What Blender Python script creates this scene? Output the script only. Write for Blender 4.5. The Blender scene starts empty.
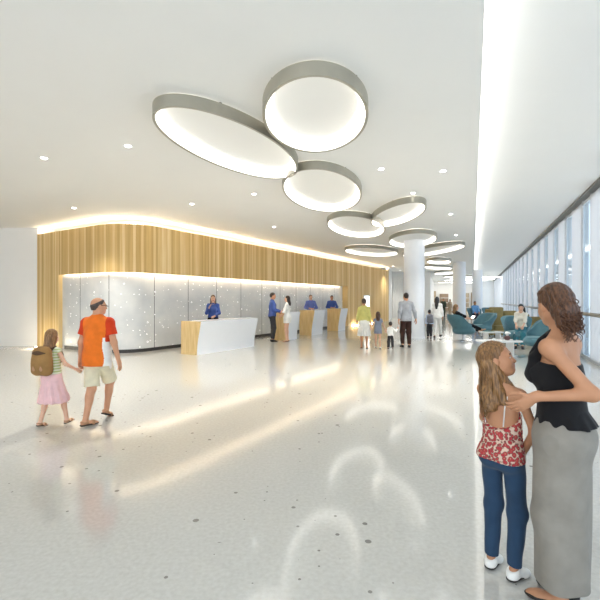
import bpy, bmesh, math, random
import numpy as np
from mathutils import Vector, Matrix

random.seed(11)
RNG = np.random.default_rng(11)
scene = bpy.context.scene
COL = scene.collection
F = 410.0      # focal length in pixels for a 600 px wide frame
EYE = 1.6      # eye height, metres


def gp(px, py, z=0.0):
    """point at height z seen at photo pixel (px, py): gives the distance of a thing from where its foot stands"""
    d = F * (EYE - z) / (py - 300.0)
    return Vector(((px - 300.0) / F * d, d, z))


def at(px, d, z=0.0):
    return Vector(((px - 300.0) / F * d, d, z))


# ------------------------------------------------------------------ materials
def new_mat(name):
    m = bpy.data.materials.new(name)
    m.use_nodes = True
    nt = m.node_tree
    return m, nt, nt.nodes, nt.links, nt.nodes['Principled BSDF']


def lin(c):
    return tuple((x / 12.92 if x <= .04045 else ((x + .055) / 1.055) ** 2.4) for x in c)


def rgb(r, g, b):
    return lin((r / 255., g / 255., b / 255.))


def mat(name, col, rough=.5, metal=0., spec=.5, bump=0., bscale=60., var=.06, vscale=8., stretch=(1, 1, 1), emit=0., coat=0., sheen=0.):
    m, nt, N, L, P = new_mat(name)
    tc = N.new('ShaderNodeTexCoord')
    mp = N.new('ShaderNodeMapping')
    mp.inputs['Scale'].default_value = stretch
    L.new(tc.outputs['Object'], mp.inputs[0])
    nz = N.new('ShaderNodeTexNoise')
    nz.inputs['Scale'].default_value = vscale
    nz.inputs['Detail'].default_value = 4
    L.new(mp.outputs[0], nz.inputs['Vector'])
    rp = N.new('ShaderNodeValToRGB')
    a = [max(0, x * (1 - var * 1.6)) for x in col]
    b = [min(1, x * (1 + var * 1.6)) for x in col]
    rp.color_ramp.elements[0].color = (*a, 1)
    rp.color_ramp.elements[1].color = (*b, 1)
    rp.color_ramp.elements[0].position = .3
    rp.color_ramp.elements[1].position = .7
    L.new(nz.outputs['Fac'], rp.inputs[0])
    L.new(rp.outputs[0], P.inputs['Base Color'])
    P.inputs['Roughness'].default_value = rough
    P.inputs['Metallic'].default_value = metal
    P.inputs['Specular IOR Level'].default_value = spec
    P.inputs['Coat Weight'].default_value = coat
    P.inputs['Sheen Weight'].default_value = sheen
    if bump:
        n2 = N.new('ShaderNodeTexNoise')
        n2.inputs['Scale'].default_value = bscale
        n2.inputs['Detail'].default_value = 3
        L.new(mp.outputs[0], n2.inputs['Vector'])
        bp = N.new('ShaderNodeBump')
        bp.inputs['Strength'].default_value = bump
        bp.inputs['Distance'].default_value = .01
        L.new(n2.outputs['Fac'], bp.inputs['Height'])
        L.new(bp.outputs[0], P.inputs['Normal'])
    if emit:
        P.inputs['Emission Color'].default_value = (*col, 1)
        P.inputs['Emission Strength'].default_value = emit
    return m


def cloth(name, col, rough=.85, bump=.35, bscale=14., var=.07):
    return mat(name, col, rough, bump=bump, bscale=bscale, var=var, vscale=9, sheen=.1, spec=.25)


def glow(name, col, strength):
    m, nt, N, L, P = new_mat(name)
    P.inputs['Base Color'].default_value = (*col, 1)
    P.inputs['Emission Color'].default_value = (*col, 1)
    P.inputs['Emission Strength'].default_value = strength
    return m


# ------------------------------------------------------------------ objects
def link(o, parent=None):
    COL.objects.link(o)
    if parent is not None:
        o.parent = parent
    return o


def tag(o, label=None, cat=None, group=None, kind=None):
    if label: o['label'] = label
    if cat: o['category'] = cat
    if group: o['group'] = group
    if kind: o['kind'] = kind
    return o


def empty(name, loc=(0, 0, 0), rz=0.):
    o = bpy.data.objects.new(name, None)
    o.location = loc
    o.rotation_euler = (0, 0, rz)
    o.empty_display_size = .2
    return link(o)


def obj_bm(name, bm, mats, parent=None, smooth=False, angle=None):
    me = bpy.data.meshes.new(name)
    bmesh.ops.recalc_face_normals(bm, faces=bm.faces)
    bm.to_mesh(me)
    bm.free()
    if not isinstance(mats, (list, tuple)): mats = [mats]
    for m in mats: me.materials.append(m)
    if smooth:
        me.polygons.foreach_set('use_smooth', [True] * len(me.polygons))
        if angle:
            me.set_sharp_from_angle(angle=math.radians(angle))
    return link(bpy.data.objects.new(name, me), parent)


def obj_np(name, V, Q, mats, parent=None, midx=None, smooth=True):
    me = bpy.data.meshes.new(name)
    n, m = len(V), len(Q)
    me.vertices.add(n)
    me.vertices.foreach_set('co', np.asarray(V, np.float32).ravel())
    me.loops.add(m * 4)
    me.loops.foreach_set('vertex_index', np.asarray(Q, np.int32).ravel())
    me.polygons.add(m)
    me.polygons.foreach_set('loop_start', np.arange(0, m * 4, 4, dtype=np.int32))
    if not isinstance(mats, (list, tuple)): mats = [mats]
    for x in mats: me.materials.append(x)
    if midx is not None:
        me.polygons.foreach_set('material_index', np.asarray(midx, np.int32))
    me.update(calc_edges=True)
    me.polygons.foreach_set('use_smooth', np.full(m, smooth))
    return link(bpy.data.objects.new(name, me), parent)


def add_box(bm, c, s, rz=0., bev=0.):
    r = bmesh.ops.create_cube(bm, size=1.0)
    M = Matrix.Translation(c) @ Matrix.Rotation(rz, 4, 'Z') @ Matrix.Diagonal((s[0], s[1], s[2], 1))
    bmesh.ops.transform(bm, matrix=M, verts=r['verts'])
    if bev:
        es = {e for v in r['verts'] for e in v.link_edges}
        bmesh.ops.bevel(bm, geom=list(es), offset=bev, segments=2, affect='EDGES', profile=.5)


def add_lathe(bm, prof, seg=32, c=(0, 0, 0), sx=1., sy=1., cap=True):
    rings = []
    for r, z in prof:
        rings.append([bm.verts.new((c[0] + r * sx * math.cos(2 * math.pi * i / seg), c[1] + r * sy * math.sin(2 * math.pi * i / seg), c[2] + z)) for i in range(seg)])
    for a, b in zip(rings, rings[1:]):
        for i in range(seg):
            bm.faces.new((a[i], a[(i + 1) % seg], b[(i + 1) % seg], b[i]))
    if cap:
        bm.faces.new(rings[0][::-1])
        bm.faces.new(rings[-1])


def add_tube(bm, pts, r, seg=8, closed=False, r2=None):
    pts = [Vector(p) for p in pts]
    n = len(pts)
    rings = []
    up = Vector((0, 0, 1))
    for i, p in enumerate(pts):
        if closed:
            t = (pts[(i + 1) % n] - pts[i - 1]).normalized()
        else:
            t = (pts[min(i + 1, n - 1)] - pts[max(i - 1, 0)]).normalized()
        a = t.cross(up)
        if a.length < 1e-3: a = t.cross(Vector((1, 0, 0)))
        a.normalize()
        b = t.cross(a)
        rr = r if r2 is None else r + (r2 - r) * i / (n - 1)
        rings.append([bm.verts.new(p + a * rr * math.cos(2 * math.pi * k / seg) + b * rr * math.sin(2 * math.pi * k / seg)) for k in range(seg)])
    prs = list(zip(rings, rings[1:])) + ([(rings[-1], rings[0])] if closed else [])
    for a, b in prs:
        for k in range(seg):
            bm.faces.new((a[k], a[(k + 1) % seg], b[(k + 1) % seg], b[k]))
    if not closed:
        bm.faces.new(rings[0][::-1])
        bm.faces.new(rings[-1])


def add_prism(bm, poly, z0, z1):
    a = [bm.verts.new((p[0], p[1], z0)) for p in poly]
    b = [bm.verts.new((p[0], p[1], z1)) for p in poly]
    n = len(poly)
    bm.faces.new(a[::-1]); bm.faces.new(b)
    for i in range(n):
        bm.faces.new((a[i], a[(i + 1) % n], b[(i + 1) % n], b[i]))


# ------------------------------------------------------------------ distance fields -> smooth meshes
def V3(*a):
    return np.array(a if len(a) > 1 else a[0], float)


def unit(v):
    v = np.asarray(v, float)
    return v / (np.linalg.norm(v) + 1e-9)


class Field:
    def __init__(s):
        s.pr = []
        s.clips = []
        s.warp = None

    def add(s, fn, lo, hi, k, op='u'):
        s.pr.append((fn, np.asarray(lo, float), np.asarray(hi, float), k, op))

    def cap(s, a, b, ra, rb=None, k=.02, sq=None, cut='', op='u', flat=None):
        a = V3(a); b = V3(b)
        rb = ra if rb is None else rb
        ab = b - a
        L2 = float(ab @ ab) + 1e-12
        dirn = ab / math.sqrt(L2)
        R = max(ra, rb)
        if sq is not None:
            n = unit(sq[0]); g = 1. / sq[1] - 1.

        def fn(X, Y, Z):
            px, py, pz = X - a[0], Y - a[1], Z - a[2]
            t = np.clip((px * ab[0] + py * ab[1] + pz * ab[2]) / L2, 0, 1)
            qx, qy, qz = px - t * ab[0], py - t * ab[1], pz - t * ab[2]
            r = ra + (rb - ra) * t
            if sq is not None:
                dn = (qx * n[0] + qy * n[1] + qz * n[2]) * g
                qx, qy, qz = qx + n[0] * dn, qy + n[1] * dn, qz + n[2] * dn
                l = np.sqrt(qx * qx + qy * qy + qz * qz) + 1e-9
                dn2 = (qx * n[0] + qy * n[1] + qz * n[2]) * g
                ux, uy, uz = qx + n[0] * dn2, qy + n[1] * dn2, qz + n[2] * dn2
                d = (l - r) * l / (np.sqrt(ux * ux + uy * uy + uz * uz) + 1e-9)
            else:
                d = np.sqrt(qx * qx + qy * qy + qz * qz) - r
            if 'b' in cut:
                d = np.maximum(d, (X - b[0]) * dirn[0] + (Y - b[1]) * dirn[1] + (Z - b[2]) * dirn[2])
            if 'a' in cut:
                d = np.maximum(d, -(px * dirn[0] + py * dirn[1] + pz * dirn[2]))
            return d
        s.add(fn, np.minimum(a, b) - R, np.maximum(a, b) + R, k, op)

    def ell(s, c, r, R=None, k=.02, op='u'):
        c = V3(c); r = V3(r)
        R = np.eye(3) if R is None else np.asarray(R)
        m = r.max()

        def fn(X, Y, Z):
            px, py, pz = X - c[0], Y - c[1], Z - c[2]
            a = (px * R[0, 0] + py * R[1, 0] + pz * R[2, 0]) / r[0]
            b = (px * R[0, 1] + py * R[1, 1] + pz * R[2, 1]) / r[1]
            e = (px * R[0, 2] + py * R[1, 2] + pz * R[2, 2]) / r[2]
            k0 = np.sqrt(a * a + b * b + e * e)
            k1 = np.sqrt((a / r[0]) ** 2 + (b / r[1]) ** 2 + (e / r[2]) ** 2) + 1e-9
            return k0 * (k0 - 1) / k1
        s.add(fn, c - m, c + m, k, op)

    def plane(s, p, n):
        """keep the side n points away from"""
        p = V3(p); n = unit(n)
        s.clips.append(lambda X, Y, Z: (X - p[0]) * n[0] + (Y - p[1]) * n[1] + (Z - p[2]) * n[2])

    def clip(s, fn):
        s.clips.append(fn)

    def mesh(s, h):
        lo = np.min([p[1] for p in s.pr if p[4] == 'u'], 0) - 3 * h
        hi = np.max([p[2] for p in s.pr if p[4] == 'u'], 0) + 3 * h
        n = np.ceil((hi - lo) / h).astype(int) + 1
        ax = [(lo[i] + h * np.arange(n[i])).astype(np.float32) for i in range(3)]
        D = np.full(n, .15, np.float32)
        for fn, a, b, k, op in s.pr:
            m = k + .04
            i0 = np.clip(np.floor((a - m - lo) / h).astype(int), 0, n)
            i1 = np.clip(np.ceil((b + m - lo) / h).astype(int) + 1, 0, n)
            if (i1 <= i0).any(): continue
            sl = tuple(slice(i0[q], i1[q]) for q in range(3))
            X = ax[0][sl[0]][:, None, None]; Y = ax[1][sl[1]][None, :, None]; Z = ax[2][sl[2]][None, None, :]
            d = fn(X, Y, Z)
            C = D[sl]
            if op == 'u':
                g = np.maximum(k - np.abs(C - d), 0) / k
                D[sl] = np.minimum(C, d) - g * g * k * .25
            else:
                d = -d
                g = np.maximum(k - np.abs(C - d), 0) / k
                D[sl] = np.maximum(C, d) + g * g * k * .25
        X = ax[0][:, None, None]; Y = ax[1][None, :, None]; Z = ax[2][None, None, :]
        if s.warp is not None:
            D += s.warp(X, Y, Z).astype(np.float32)
        for f in s.clips:
            D = np.maximum(D, f(X, Y, Z))
        D[0] = D[-1] = .1; D[:, 0] = D[:, -1] = .1; D[:, :, 0] = D[:, :, -1] = .1
        return nets(D, lo, h)


def nets(D, lo, h):
    S = D < 0
    c = np.zeros(np.array(D.shape) - 1, np.int8)
    offs = [(i, j, k) for i in (0, 1) for j in (0, 1) for k in (0, 1)]
    nx, ny, nz = D.shape
    for i, j, k in offs:
        c += S[i:nx - 1 + i, j:ny - 1 + j, k:nz - 1 + k]
    act = (c > 0) & (c < 8)
    A = np.argwhere(act)
    idx = np.full(act.shape, -1, np.int64)
    idx[act] = np.arange(len(A))
    vals = {o: D[A[:, 0] + o[0], A[:, 1] + o[1], A[:, 2] + o[2]] for o in offs}
    V = np.zeros((len(A), 3)); cnt = np.zeros(len(A))
    for o in offs:
        for q in range(3):
            if o[q] == 0:
                p = list(o); p[q] = 1; p = tuple(p)
                v0, v1 = vals[o], vals[p]
                m = (v0 < 0) != (v1 < 0)
                t = np.where(m, v0 / np.where(m, v0 - v1, 1), 0)
                pt = np.tile(np.array(o, float), (len(A), 1))
                pt[:, q] += t
                V[m] += pt[m]; cnt[m] += 1
    V = lo + h * (V / np.maximum(cnt, 1)[:, None] + A)
    Q = []
    for q in range(3):
        r, t = (q + 1) % 3, (q + 2) % 3
        s0 = [slice(1, -1)] * 3; s1 = [slice(1, -1)] * 3
        s0[q] = slice(0, -1); s1[q] = slice(1, None)
        a, b = S[tuple(s0)], S[tuple(s1)]
        I = np.argwhere(a != b)
        if not len(I): continue
        ins = a[I[:, 0], I[:, 1], I[:, 2]]
        P = I.copy(); P[:, r] += 1; P[:, t] += 1
        def g(dr, dt):
            W = P.copy(); W[:, r] += dr; W[:, t] += dt
            return idx[W[:, 0], W[:, 1], W[:, 2]]
        f = np.stack([g(-1, -1), g(0, -1), g(0, 0), g(-1, 0)], 1)
        f[~ins] = f[~ins][:, ::-1]
        Q.append(f)
    Q = np.concatenate(Q)
    return V, Q


def field_obj(name, fd, h, mats, parent=None, paint=None):
    V, Q = fd.mesh(h)
    mi = None
    if paint:
        C = V[Q].mean(1)
        mi = np.zeros(len(Q), int)
        for i, f in paint:
            mi[f(C)] = i
    return obj_np(name, V, Q, mats, parent, mi)
# ------------------------------------------------------------------ people
def rot(axis, deg):
    return np.array(Matrix.Rotation(math.radians(deg), 3, axis))


class Frame:
    def __init__(s, o, R, sc):
        s.o = V3(o); s.R = np.asarray(R); s.s = sc

    def __call__(s, *p):
        return s.o + s.s * (s.R @ V3(*p))

    def inv(s, P):
        return (np.asarray(P) - s.o) @ s.R / s.s

    def inv3(s, X, Y, Z):
        x, y, z = X - s.o[0], Y - s.o[1], Z - s.o[2]
        R = s.R
        return ((x * R[0, 0] + y * R[1, 0] + z * R[2, 0]) / s.s, (x * R[0, 1] + y * R[1, 1] + z * R[2, 1]) / s.s,
                (x * R[0, 2] + y * R[1, 2] + z * R[2, 2]) / s.s)


def ik(a, t, l1, l2, pole):
    a = V3(a); t = V3(t)
    d = t - a
    L = np.linalg.norm(d)
    u = d / (L + 1e-9)
    Lc = min(L, (l1 + l2) * .995)
    t = a + u * Lc
    x = (l1 * l1 - l2 * l2 + Lc * Lc) / (2 * Lc)
    y = math.sqrt(max(l1 * l1 - x * x, 0))
    p = V3(pole)
    p = unit(p - u * (p @ u))
    return a + u * x + p * y, t


SEX = dict(
    m=dict(pel=(.155, .112, .12), wst=(.142, .102, .16), rib=(.157, .114, .19), sh=.172, ball=.055, thigh=(.086, .057), calf=(.052, .036), ua=(.05, .041), fa=(.042, .028), neck=.056),
    f=dict(pel=(.155, .108, .12), wst=(.118, .09, .15), rib=(.138, .1, .18), sh=.152, ball=.047, thigh=(.086, .053), calf=(.047, .032), ua=(.04, .034), fa=(.034, .023), neck=.045),
    c=dict(pel=(.14, .108, .11), wst=(.122, .098, .15), rib=(.135, .102, .17), sh=.145, ball=.045, thigh=(.074, .051), calf=(.046, .034), ua=(.037, .033), fa=(.033, .025), neck=.046))


class Person:
    def __init__(s, Ht, sex='m', hs=1., g=1., h=.009, pel=(0, 0, 0), lean=0, side=0, twist=0, head=(0, 0), legs=None, arms=None, foot_yaw=(-8, 8), pyaw=0, yaw_loc=None):
        s.Ht, s.sex, s.h, s.g = Ht, sex, h, g
        s.Sh = Ht / 1.75 * hs
        s.sb = sb = (Ht - .225 * s.Sh) / 1.525
        s.B = SEX[sex]
        s.P = Frame(V3(0, 0, .95 * sb) + V3(pel), rot('Z', -pyaw), sb)
        R = rot('Z', -pyaw - twist) @ rot('Y', side) @ rot('X', -lean)
        s.C = Frame(s.P.o, R, sb)
        s.Rh = rot('Z', -pyaw - twist - head[0]) @ rot('X', head[1])
        s.Hd = Frame(s.C(0, .01, .575), s.Rh, s.Sh)
        # legs
        s.legs = []
        for i, sg in enumerate((-1, 1)):
            spec = (legs or [None, None])[i] or {}
            hip = s.P(sg * .085, 0, -.045)
            fy = spec.get('yaw', foot_yaw[i]); fp = spec.get('pitch', 0)
            foot = spec.get('foot', (sg * .09 * sb, 0))
            fz = spec.get('z', 0.)
            Rf = rot('Z', -fy) @ rot('X', fp)
            ank = V3(foot[0], foot[1], fz) + V3(0, 0, .078 * sb)
            pole = spec.get('pole', tuple(rot('Z', -fy) @ V3(0, 1, 0)))
            kn, an = ik(hip, ank, .4155 * sb, .4155 * sb, pole)
            s.legs.append(dict(hip=hip, knee=kn, ank=an, F=Frame(an, Rf, sb * (1.0 if sex == 'm' else .92))))
        s.arms = []
        for i, sg in enumerate((-1, 1)):
            spec = (arms or [None, None])[i] or {}
            shd = s.C(sg * s.B['sh'], -.005, .455)
            if 'hand' in spec: tgt = V3(spec['hand'])
            else: tgt = s.C(sg * (.235 if sex == 'm' else .215), .05, -.075)
            pole = V3(spec.get('pole', s.C.R @ V3(sg * .5, -1, 0)))
            el, wr = ik(shd, tgt, .285 * sb, .25 * sb, pole)
            f = unit(spec['dir']) if 'dir' in spec else unit(wr - el)
            pn = V3(spec.get('palm', s.C.R @ V3(-sg, 0, 0)))
            pn = unit(pn - f * (pn @ f))
            t = unit(np.cross(f, pn)) * sg          # thumb side follows from which hand it is
            s.arms.append(dict(sg=sg, sh=shd, el=el, wr=wr, f=f, pn=pn, t=t, curl=spec.get('curl', .45)))

    # --- pieces of the body field, grown by off
    def torso(s, fd, off=0., k=.06, bust=True):
        B, g, sb = s.B, s.g, s.sb
        P, C = s.P, s.C
        E = lambda Fm, c, r, kk=k: fd.ell(Fm(*c), (V3(r) * sb + off), Fm.R, kk * sb)
        E(P, (0, 0, 0), (B['pel'][0] * g, B['pel'][1] * g, B['pel'][2]))
        for sg in (-1, 1):
            E(P, (sg * .072, -.045, -.05), (.086, .082, .088))
        E(C, (0, 0.004 + (.015 if g > 1.05 else 0), .13), (B['wst'][0] * g, B['wst'][1] * g, B['wst'][2]))
        E(C, (0, 0, .31), (B['rib'][0] * g, B['rib'][1] * g, B['rib'][2]))
        w = B['sh'] - .045
        fd.cap(C(-w, -.008, .445), C(w, -.008, .445), B['ball'] * sb * 1.05 + off, k=k * sb)
        for sg in (-1, 1):
            fd.cap(C(sg * w * .8, -.012, .455), C(sg * .035, -.018, .525), .04 * sb + off, k=k * sb)
            fd.ell(C(sg * B['sh'], -.005, .45), V3(1, 1, 1) * B['ball'] * sb + off, k=.03 * sb)
            if s.sex == 'f' and bust:
                E(C, (sg * .062, .082, .3), (.058, .052, .058), .04)
            if s.sex == 'm':
                E(C, (sg * .075, .07, .35), (.08, .045, .065), .05)

    def leg(s, fd, i, off=0., frac=2., k=.035, loose=0., cut=False, start=0.):
        L, B, sb = s.legs[i], s.B, s.sb
        g = .5 + .5 * s.g
        th, cf = B['thigh'], B['calf']
        H, K, A = L['hip'], L['knee'], L['ank']
        rk = th[1] * sb * g + off * 1.3 + loose
        f1 = min(frac, 1.)
        e = H + (K - H) * f1
        fd.cap(H, e, th[0] * sb * g + off, th[0] * sb * g + off + (rk - th[0] * sb * g - off) * f1, k=k * sb, cut='b' if (cut and frac < 1) else '')
        if frac > 1:
            f2 = min(frac - 1, 1.)
            e = K + (A - K) * f2
            r0, r1 = max(cf[0] * sb * g + off * 1.3 + loose, rk if loose else 0), cf[1] * sb * g + off + loose
            fd.cap(K, e, r0, r0 + (r1 - r0) * f2, k=k * sb, cut='b' if cut else '')
            if not loose and off < .01:
                back = s.legs[i]['F'].R @ V3(0, -1, 0)
                fd.ell(K + (A - K) * .3 + back * .012 * sb, V3(.05, .052, .11) * sb * (cf[0] / .052) + off, None, .03 * sb)

    def foot(s, fd, i, off=0., k=.02):
        f = s.legs[i]['F']
        u = f.s
        sq = (f.R @ V3(0, 0, 1), .75)
        fd.ell(f(0, -.022, -.04), V3(.034, .042, .036) * u + off, f.R, k)
        fd.cap(f(0, .0, -.03), f(0, .1, -.052), .036 * u + off, .036 * u + off, k=k, sq=sq)
        fd.cap(f(-.012, .1, -.058), f(-.006, .152, -.062), .03 * u + off, .022 * u + off, k=k, sq=sq)
        fd.cap(f(.014, .1, -.058), f(.018, .14, -.062), .028 * u + off, .02 * u + off, k=k, sq=sq)

    def arm(s, fd, i, off=0., frac=2., k=.03, loose=0., cut=False):
        A, B, sb = s.arms[i], s.B, s.sb
        g = .6 + .4 * s.g
        S, E, W = A['sh'], A['el'], A['wr']
        u0, u1 = B['ua'][0] * sb * g, B['ua'][1] * sb * g
        f1 = min(frac, 1.)
        fd.cap(S, S + (E - S) * f1, u0 + off, u0 + (u1 - u0) * f1 + off + loose * f1, k=k * sb, cut='b' if (cut and frac < 1) else '')
        if frac > 1:
            f2 = frac - 1
            r0, r1 = B['fa'][0] * sb * g + off + loose, B['fa'][1] * sb + off + loose * .8
            fd.cap(E, E + (W - E) * f2, r0, r0 + (r1 - r0) * f2, k=k * sb, cut='b' if cut else '')

    def hand(s, fd, i):
        A = s.arms[i]
        sc = s.sb * (1.0 if s.sex == 'm' else .9)
        rmin = .82 * s.h
        W, f, pn, t, cu = A['wr'], A['f'], A['pn'], A['t'], A['curl']
        R = np.stack([t, pn, f], 1)
        fd.cap(W - f * .02 * sc, W + f * .03 * sc, .026 * sc, .027 * sc, k=.02 * sc, sq=(pn, .72))
        fd.ell(W + f * .05 * sc, V3(.042, .0175, .052) * sc, R, k=.015 * sc)
        kf = .004
        for o, ln, bs in zip((.031, .0105, -.0105, -.031), (.072, .08, .074, .058), (.084, .09, .086, .078)):
            p = W + (f * bs + t * o) * sc
            r = max(.0092 * sc, rmin)
            for j, (fr, an) in enumerate(((.46, .5), (.31, 1.15), (.23, 1.7))):
                a = cu * an
                d = unit(f * math.cos(a) + pn * math.sin(a) + t * o * 4.0 * (1 - cu * .5))
                q = p + d * ln * fr * sc
                fd.cap(p, q, r, max(r * .93, rmin), k=kf if j else .008)
                p = q; r = max(r * .93, rmin)
        p = W + (f * .025 + t * .03) * sc
        for ln, d in ((.04, t * .75 + f * .6 + pn * .35), (.034, t * .3 + f * .85 + pn * .45), (.026, f * .9 + pn * .5)):
            q = p + unit(d) * ln * sc
            fd.cap(p, q, max(.0115 * sc, rmin), max(.0105 * sc, rmin), k=.008)
            p = q

    def headf(s, fd):
        Hd, S = s.Hd, s.Sh
        R = Hd.R
        E = lambda c, r, k=.03, op='u': fd.ell(Hd(*c), V3(r) * S, R, k * S, op)
        child = s.sex == 'c'
        E((0, -.012, .138), (.074, .094, .087))
        E((0, .03, .085), (.06, .058, .085), .04)
        E((0, .062, .025), (.028, .024, .021), .03)
        for sg in (-1, 1):
            E((sg * .034, .056, .07), (.026, .028, .03), .03)
            fd.cap(Hd(sg * .05, .0, .045), Hd(sg * .02, .058, .016), .017 * S, .016 * S, k=.03 * S)
            E((sg * .031, .095, .109), (.017, .014, .012), .014, 's')
            E((sg * .031, .077, .108), (.013, .0125, .0125), .004)
            E((sg * .075, -.004, .098), (.011, .02, .031), .008)
            E((sg * .012, .093, .071), (.009, .009, .008), .008)
        fd.cap(Hd(-.036, .082, .125), Hd(.036, .082, .125), .011 * S, k=.018 * S)
        fd.cap(Hd(0, .085, .108), Hd(0, .106 if not child else .1, .075), .0075 * S, .012 * S, k=.012 * S)
        fd.cap(Hd(-.019, .084, .051), Hd(.019, .084, .051), .007 * S, k=.006 * S)
        fd.cap(Hd(-.016, .082, .041), Hd(.016, .082, .041), .008 * S, k=.006 * S)
        fd.ell(Hd(0, .09, .05), V3(.008, .007, .006) * S, R, .008 * S)
        n = s.B['neck'] * s.sb
        fd.cap(s.C(0, -.018, .47), Hd(0, -.018, .07), n * 1.08, n * .95, k=.04 * s.sb)

    def body(s, root, skin, hair=None, lips=None, eye=None):
        fd = Field()
        s.torso(fd)
        for i in (0, 1):
            s.leg(fd, i); s.foot(fd, i); s.arm(fd, i)
        s.headf(fd)
        for i in (0, 1):
            s.hand(fd, i)
        Hd = s.Hd
        L = lambda C: Hd.inv(C)
        def lipf(C):
            p = L(C); return (np.abs(p[:, 0]) < .024 - .8 * np.abs(p[:, 2] - .046)) & (p[:, 1] > .083) & (p[:, 2] > .034) & (p[:, 2] < .058)
        def eyef(C):
            p = L(C); q = p.copy(); q[:, 0] = np.abs(q[:, 0]) - .031
            return (q[:, 0] ** 2 + (q[:, 1] - .077) ** 2 + (q[:, 2] - .108) ** 2 < .0142 ** 2) & (np.abs(q[:, 2] - .108) < .007)
        def iris(C):
            p = L(C); q = np.abs(p[:, 0]) - .031
            return (q ** 2 + (p[:, 2] - .108) ** 2 < .0062 ** 2) & (p[:, 1] > .08)
        def brow(C):
            p = L(C); q = np.abs(p[:, 0])
            return (q > .014) & (q < .047) & (np.abs(p[:, 2] - .129 + (q - .03) ** 2 * 8) < .0042) & (p[:, 1] > .07)
        return field_obj('body', fd, s.h, [skin, MT['lips'], MT['eye_white'], MT['iris'], MT['brow']], root,
                         [(1, lipf), (2, eyef), (3, iris), (4, brow)])

    # --- clothing
    def shirt(s, root, m, name='shirt', sleeve=1.9, hem=-.08, off=.013, loose=.006, neckr=.068, neckz=.505, mats=None, paint=None, low=None, extra=None, seed=0.):
        fd = Field()
        s.torso(fd, off)
        sb = s.sb
        if sleeve > 0:
            for i in (0, 1):
                s.arm(fd, i, off, sleeve, loose=loose, cut=True)
        if loose and hem < 0.05:
            fd.cap(s.C(0, 0, .25), s.P(0, 0, hem - .02), (s.B['wst'][0] * s.g * sb + off + loose), (s.B['pel'][0] * s.g * sb + off + loose * 1.5), k=.05 * sb, sq=(s.P.R @ V3(0, 1, 0), .74))
        if extra: extra(fd)
        ph = seed
        fd.warp = lambda X, Y, Z: .0022 * np.sin(31 * Z + 14 * X + ph) * np.sin(23 * X - 12 * Y + 9 * Z + ph)
        if hem is not None:
            pp = s.P(0, 0, hem); nn = -(s.P.R @ V3(0, 0, 1))
            C = s.P
            hemf = lambda X, Y, Z: hem * sb - (Z - s.P.o[2])
            if sleeve > .5:
                # the hem only trims the trunk, not the sleeves hanging beside it
                def hf(X, Y, Z, s=s):
                    x, y, z = s.P.inv3(X, Y, Z)
                    wide = (np.abs(x) - (s.B['pel'][0] * s.g + .035)) * sb
                    return np.minimum(hemf(X, Y, Z), -wide)
                fd.clip(hf)
            else:
                fd.clip(hemf)
        if neckr:
            a, b = s.C(0, .0, neckz), s.Hd(0, -.005, .06)
            nr = neckr * sb
            ab = b - a; L2 = ab @ ab
            def nf(X, Y, Z):
                px, py, pz = X - a[0], Y - a[1], Z - a[2]
                t = np.maximum((px * ab[0] + py * ab[1] + pz * ab[2]) / L2, 0)
                return nr - np.sqrt((px - t * ab[0]) ** 2 + (py - t * ab[1]) ** 2 + (pz - t * ab[2]) ** 2)
            fd.clip(nf)
        if low is not None:      # top edge cut (strapless): plane in the chest frame
            p, n = low
            fd.plane(s.C(*p), s.C.R @ V3(n))
        pt = None
        if paint: pt = [(i, (lambda C, f=f: f(s.C.inv(C)))) for i, f in paint]
        return field_obj(name, fd, s.h, mats or m, root, pt)

    def collar(s, root, m):
        fd = Field()
        a, b = s.C(0, -.008, .495), s.C(0, -.006, .54)
        r = s.B['neck'] * s.sb
        fd.cap(a, b, r + .022 * s.sb, r + .014 * s.sb, cut='ab')
        fd.cap(a - (b - a) * .5, b + (b - a), r + .006 * s.sb, op='s', k=.003)
        return field_obj('collar', fd, max(s.h * .7, .005), m, root)

    def pants(s, root, m, name='trousers', length=1.93, off=.012, loose=.012, waist=.09, seed=0.):
        fd = Field()
        sb = s.sb
        E = lambda c, r, k=.06: fd.ell(s.P(*c), V3(r) * sb + off, s.P.R, k * sb)
        B = s.B
        E((0, 0, 0), (B['pel'][0] * s.g, B['pel'][1] * s.g, B['pel'][2]))
        for sg in (-1, 1): E((sg * .072, -.045, -.05), (.086, .082, .088))
        fd.cap(s.P(0, 0, 0), s.C(0, 0, .15), B['pel'][0] * .93 * s.g * sb + off * .6, B['wst'][0] * s.g * sb + off * .6, k=.04 * sb, sq=(s.P.R @ V3(0, 1, 0), .72))
        for i in (0, 1):
            s.leg(fd, i, off, length, loose=loose, cut=True)
        fd.warp = lambda X, Y, Z: .0025 * np.sin(27 * Z + 9 * X + seed) * np.sin(35 * X + 15 * Y + 5 * Z + seed)
        fd.plane(s.C(0, 0, waist), s.C.R @ V3(0, 0, 1))
        return field_obj(name, fd, s.h, m, root)

    def skirt(s, root, m, hem, name='skirt', waist=.1, flare=1.25, pleats=0, amp=.008, off=.012, shift=(0, 0)):
        """hem: height above the floor in metres"""
        fd = Field()
        sb, B = s.sb, s.B
        top = s.C(0, 0, waist)
        mid = (s.legs[0]['ank'] + s.legs[1]['ank']) / 2
        b = V3(s.P.o[0] * .5 + mid[0] * .5 + shift[0], s.P.o[1] * .5 + mid[1] * .5 + shift[1], hem)
        r1 = B['pel'][0] * sb + off
        E = lambda c, r, k=.05: fd.ell(s.P(*c), V3(r) * sb + off, s.P.R, k * sb)
        E((0, 0, 0), B['pel'])
        for sg in (-1, 1): E((sg * .072, -.045, -.05), (.086, .082, .088))
        fd.cap(top - V3(0, 0, .03), s.P(0, 0, -.02), B['wst'][0] * sb + off, r1, k=.05 * sb, sq=(s.P.R @ V3(0, 1, 0), .76))
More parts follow.
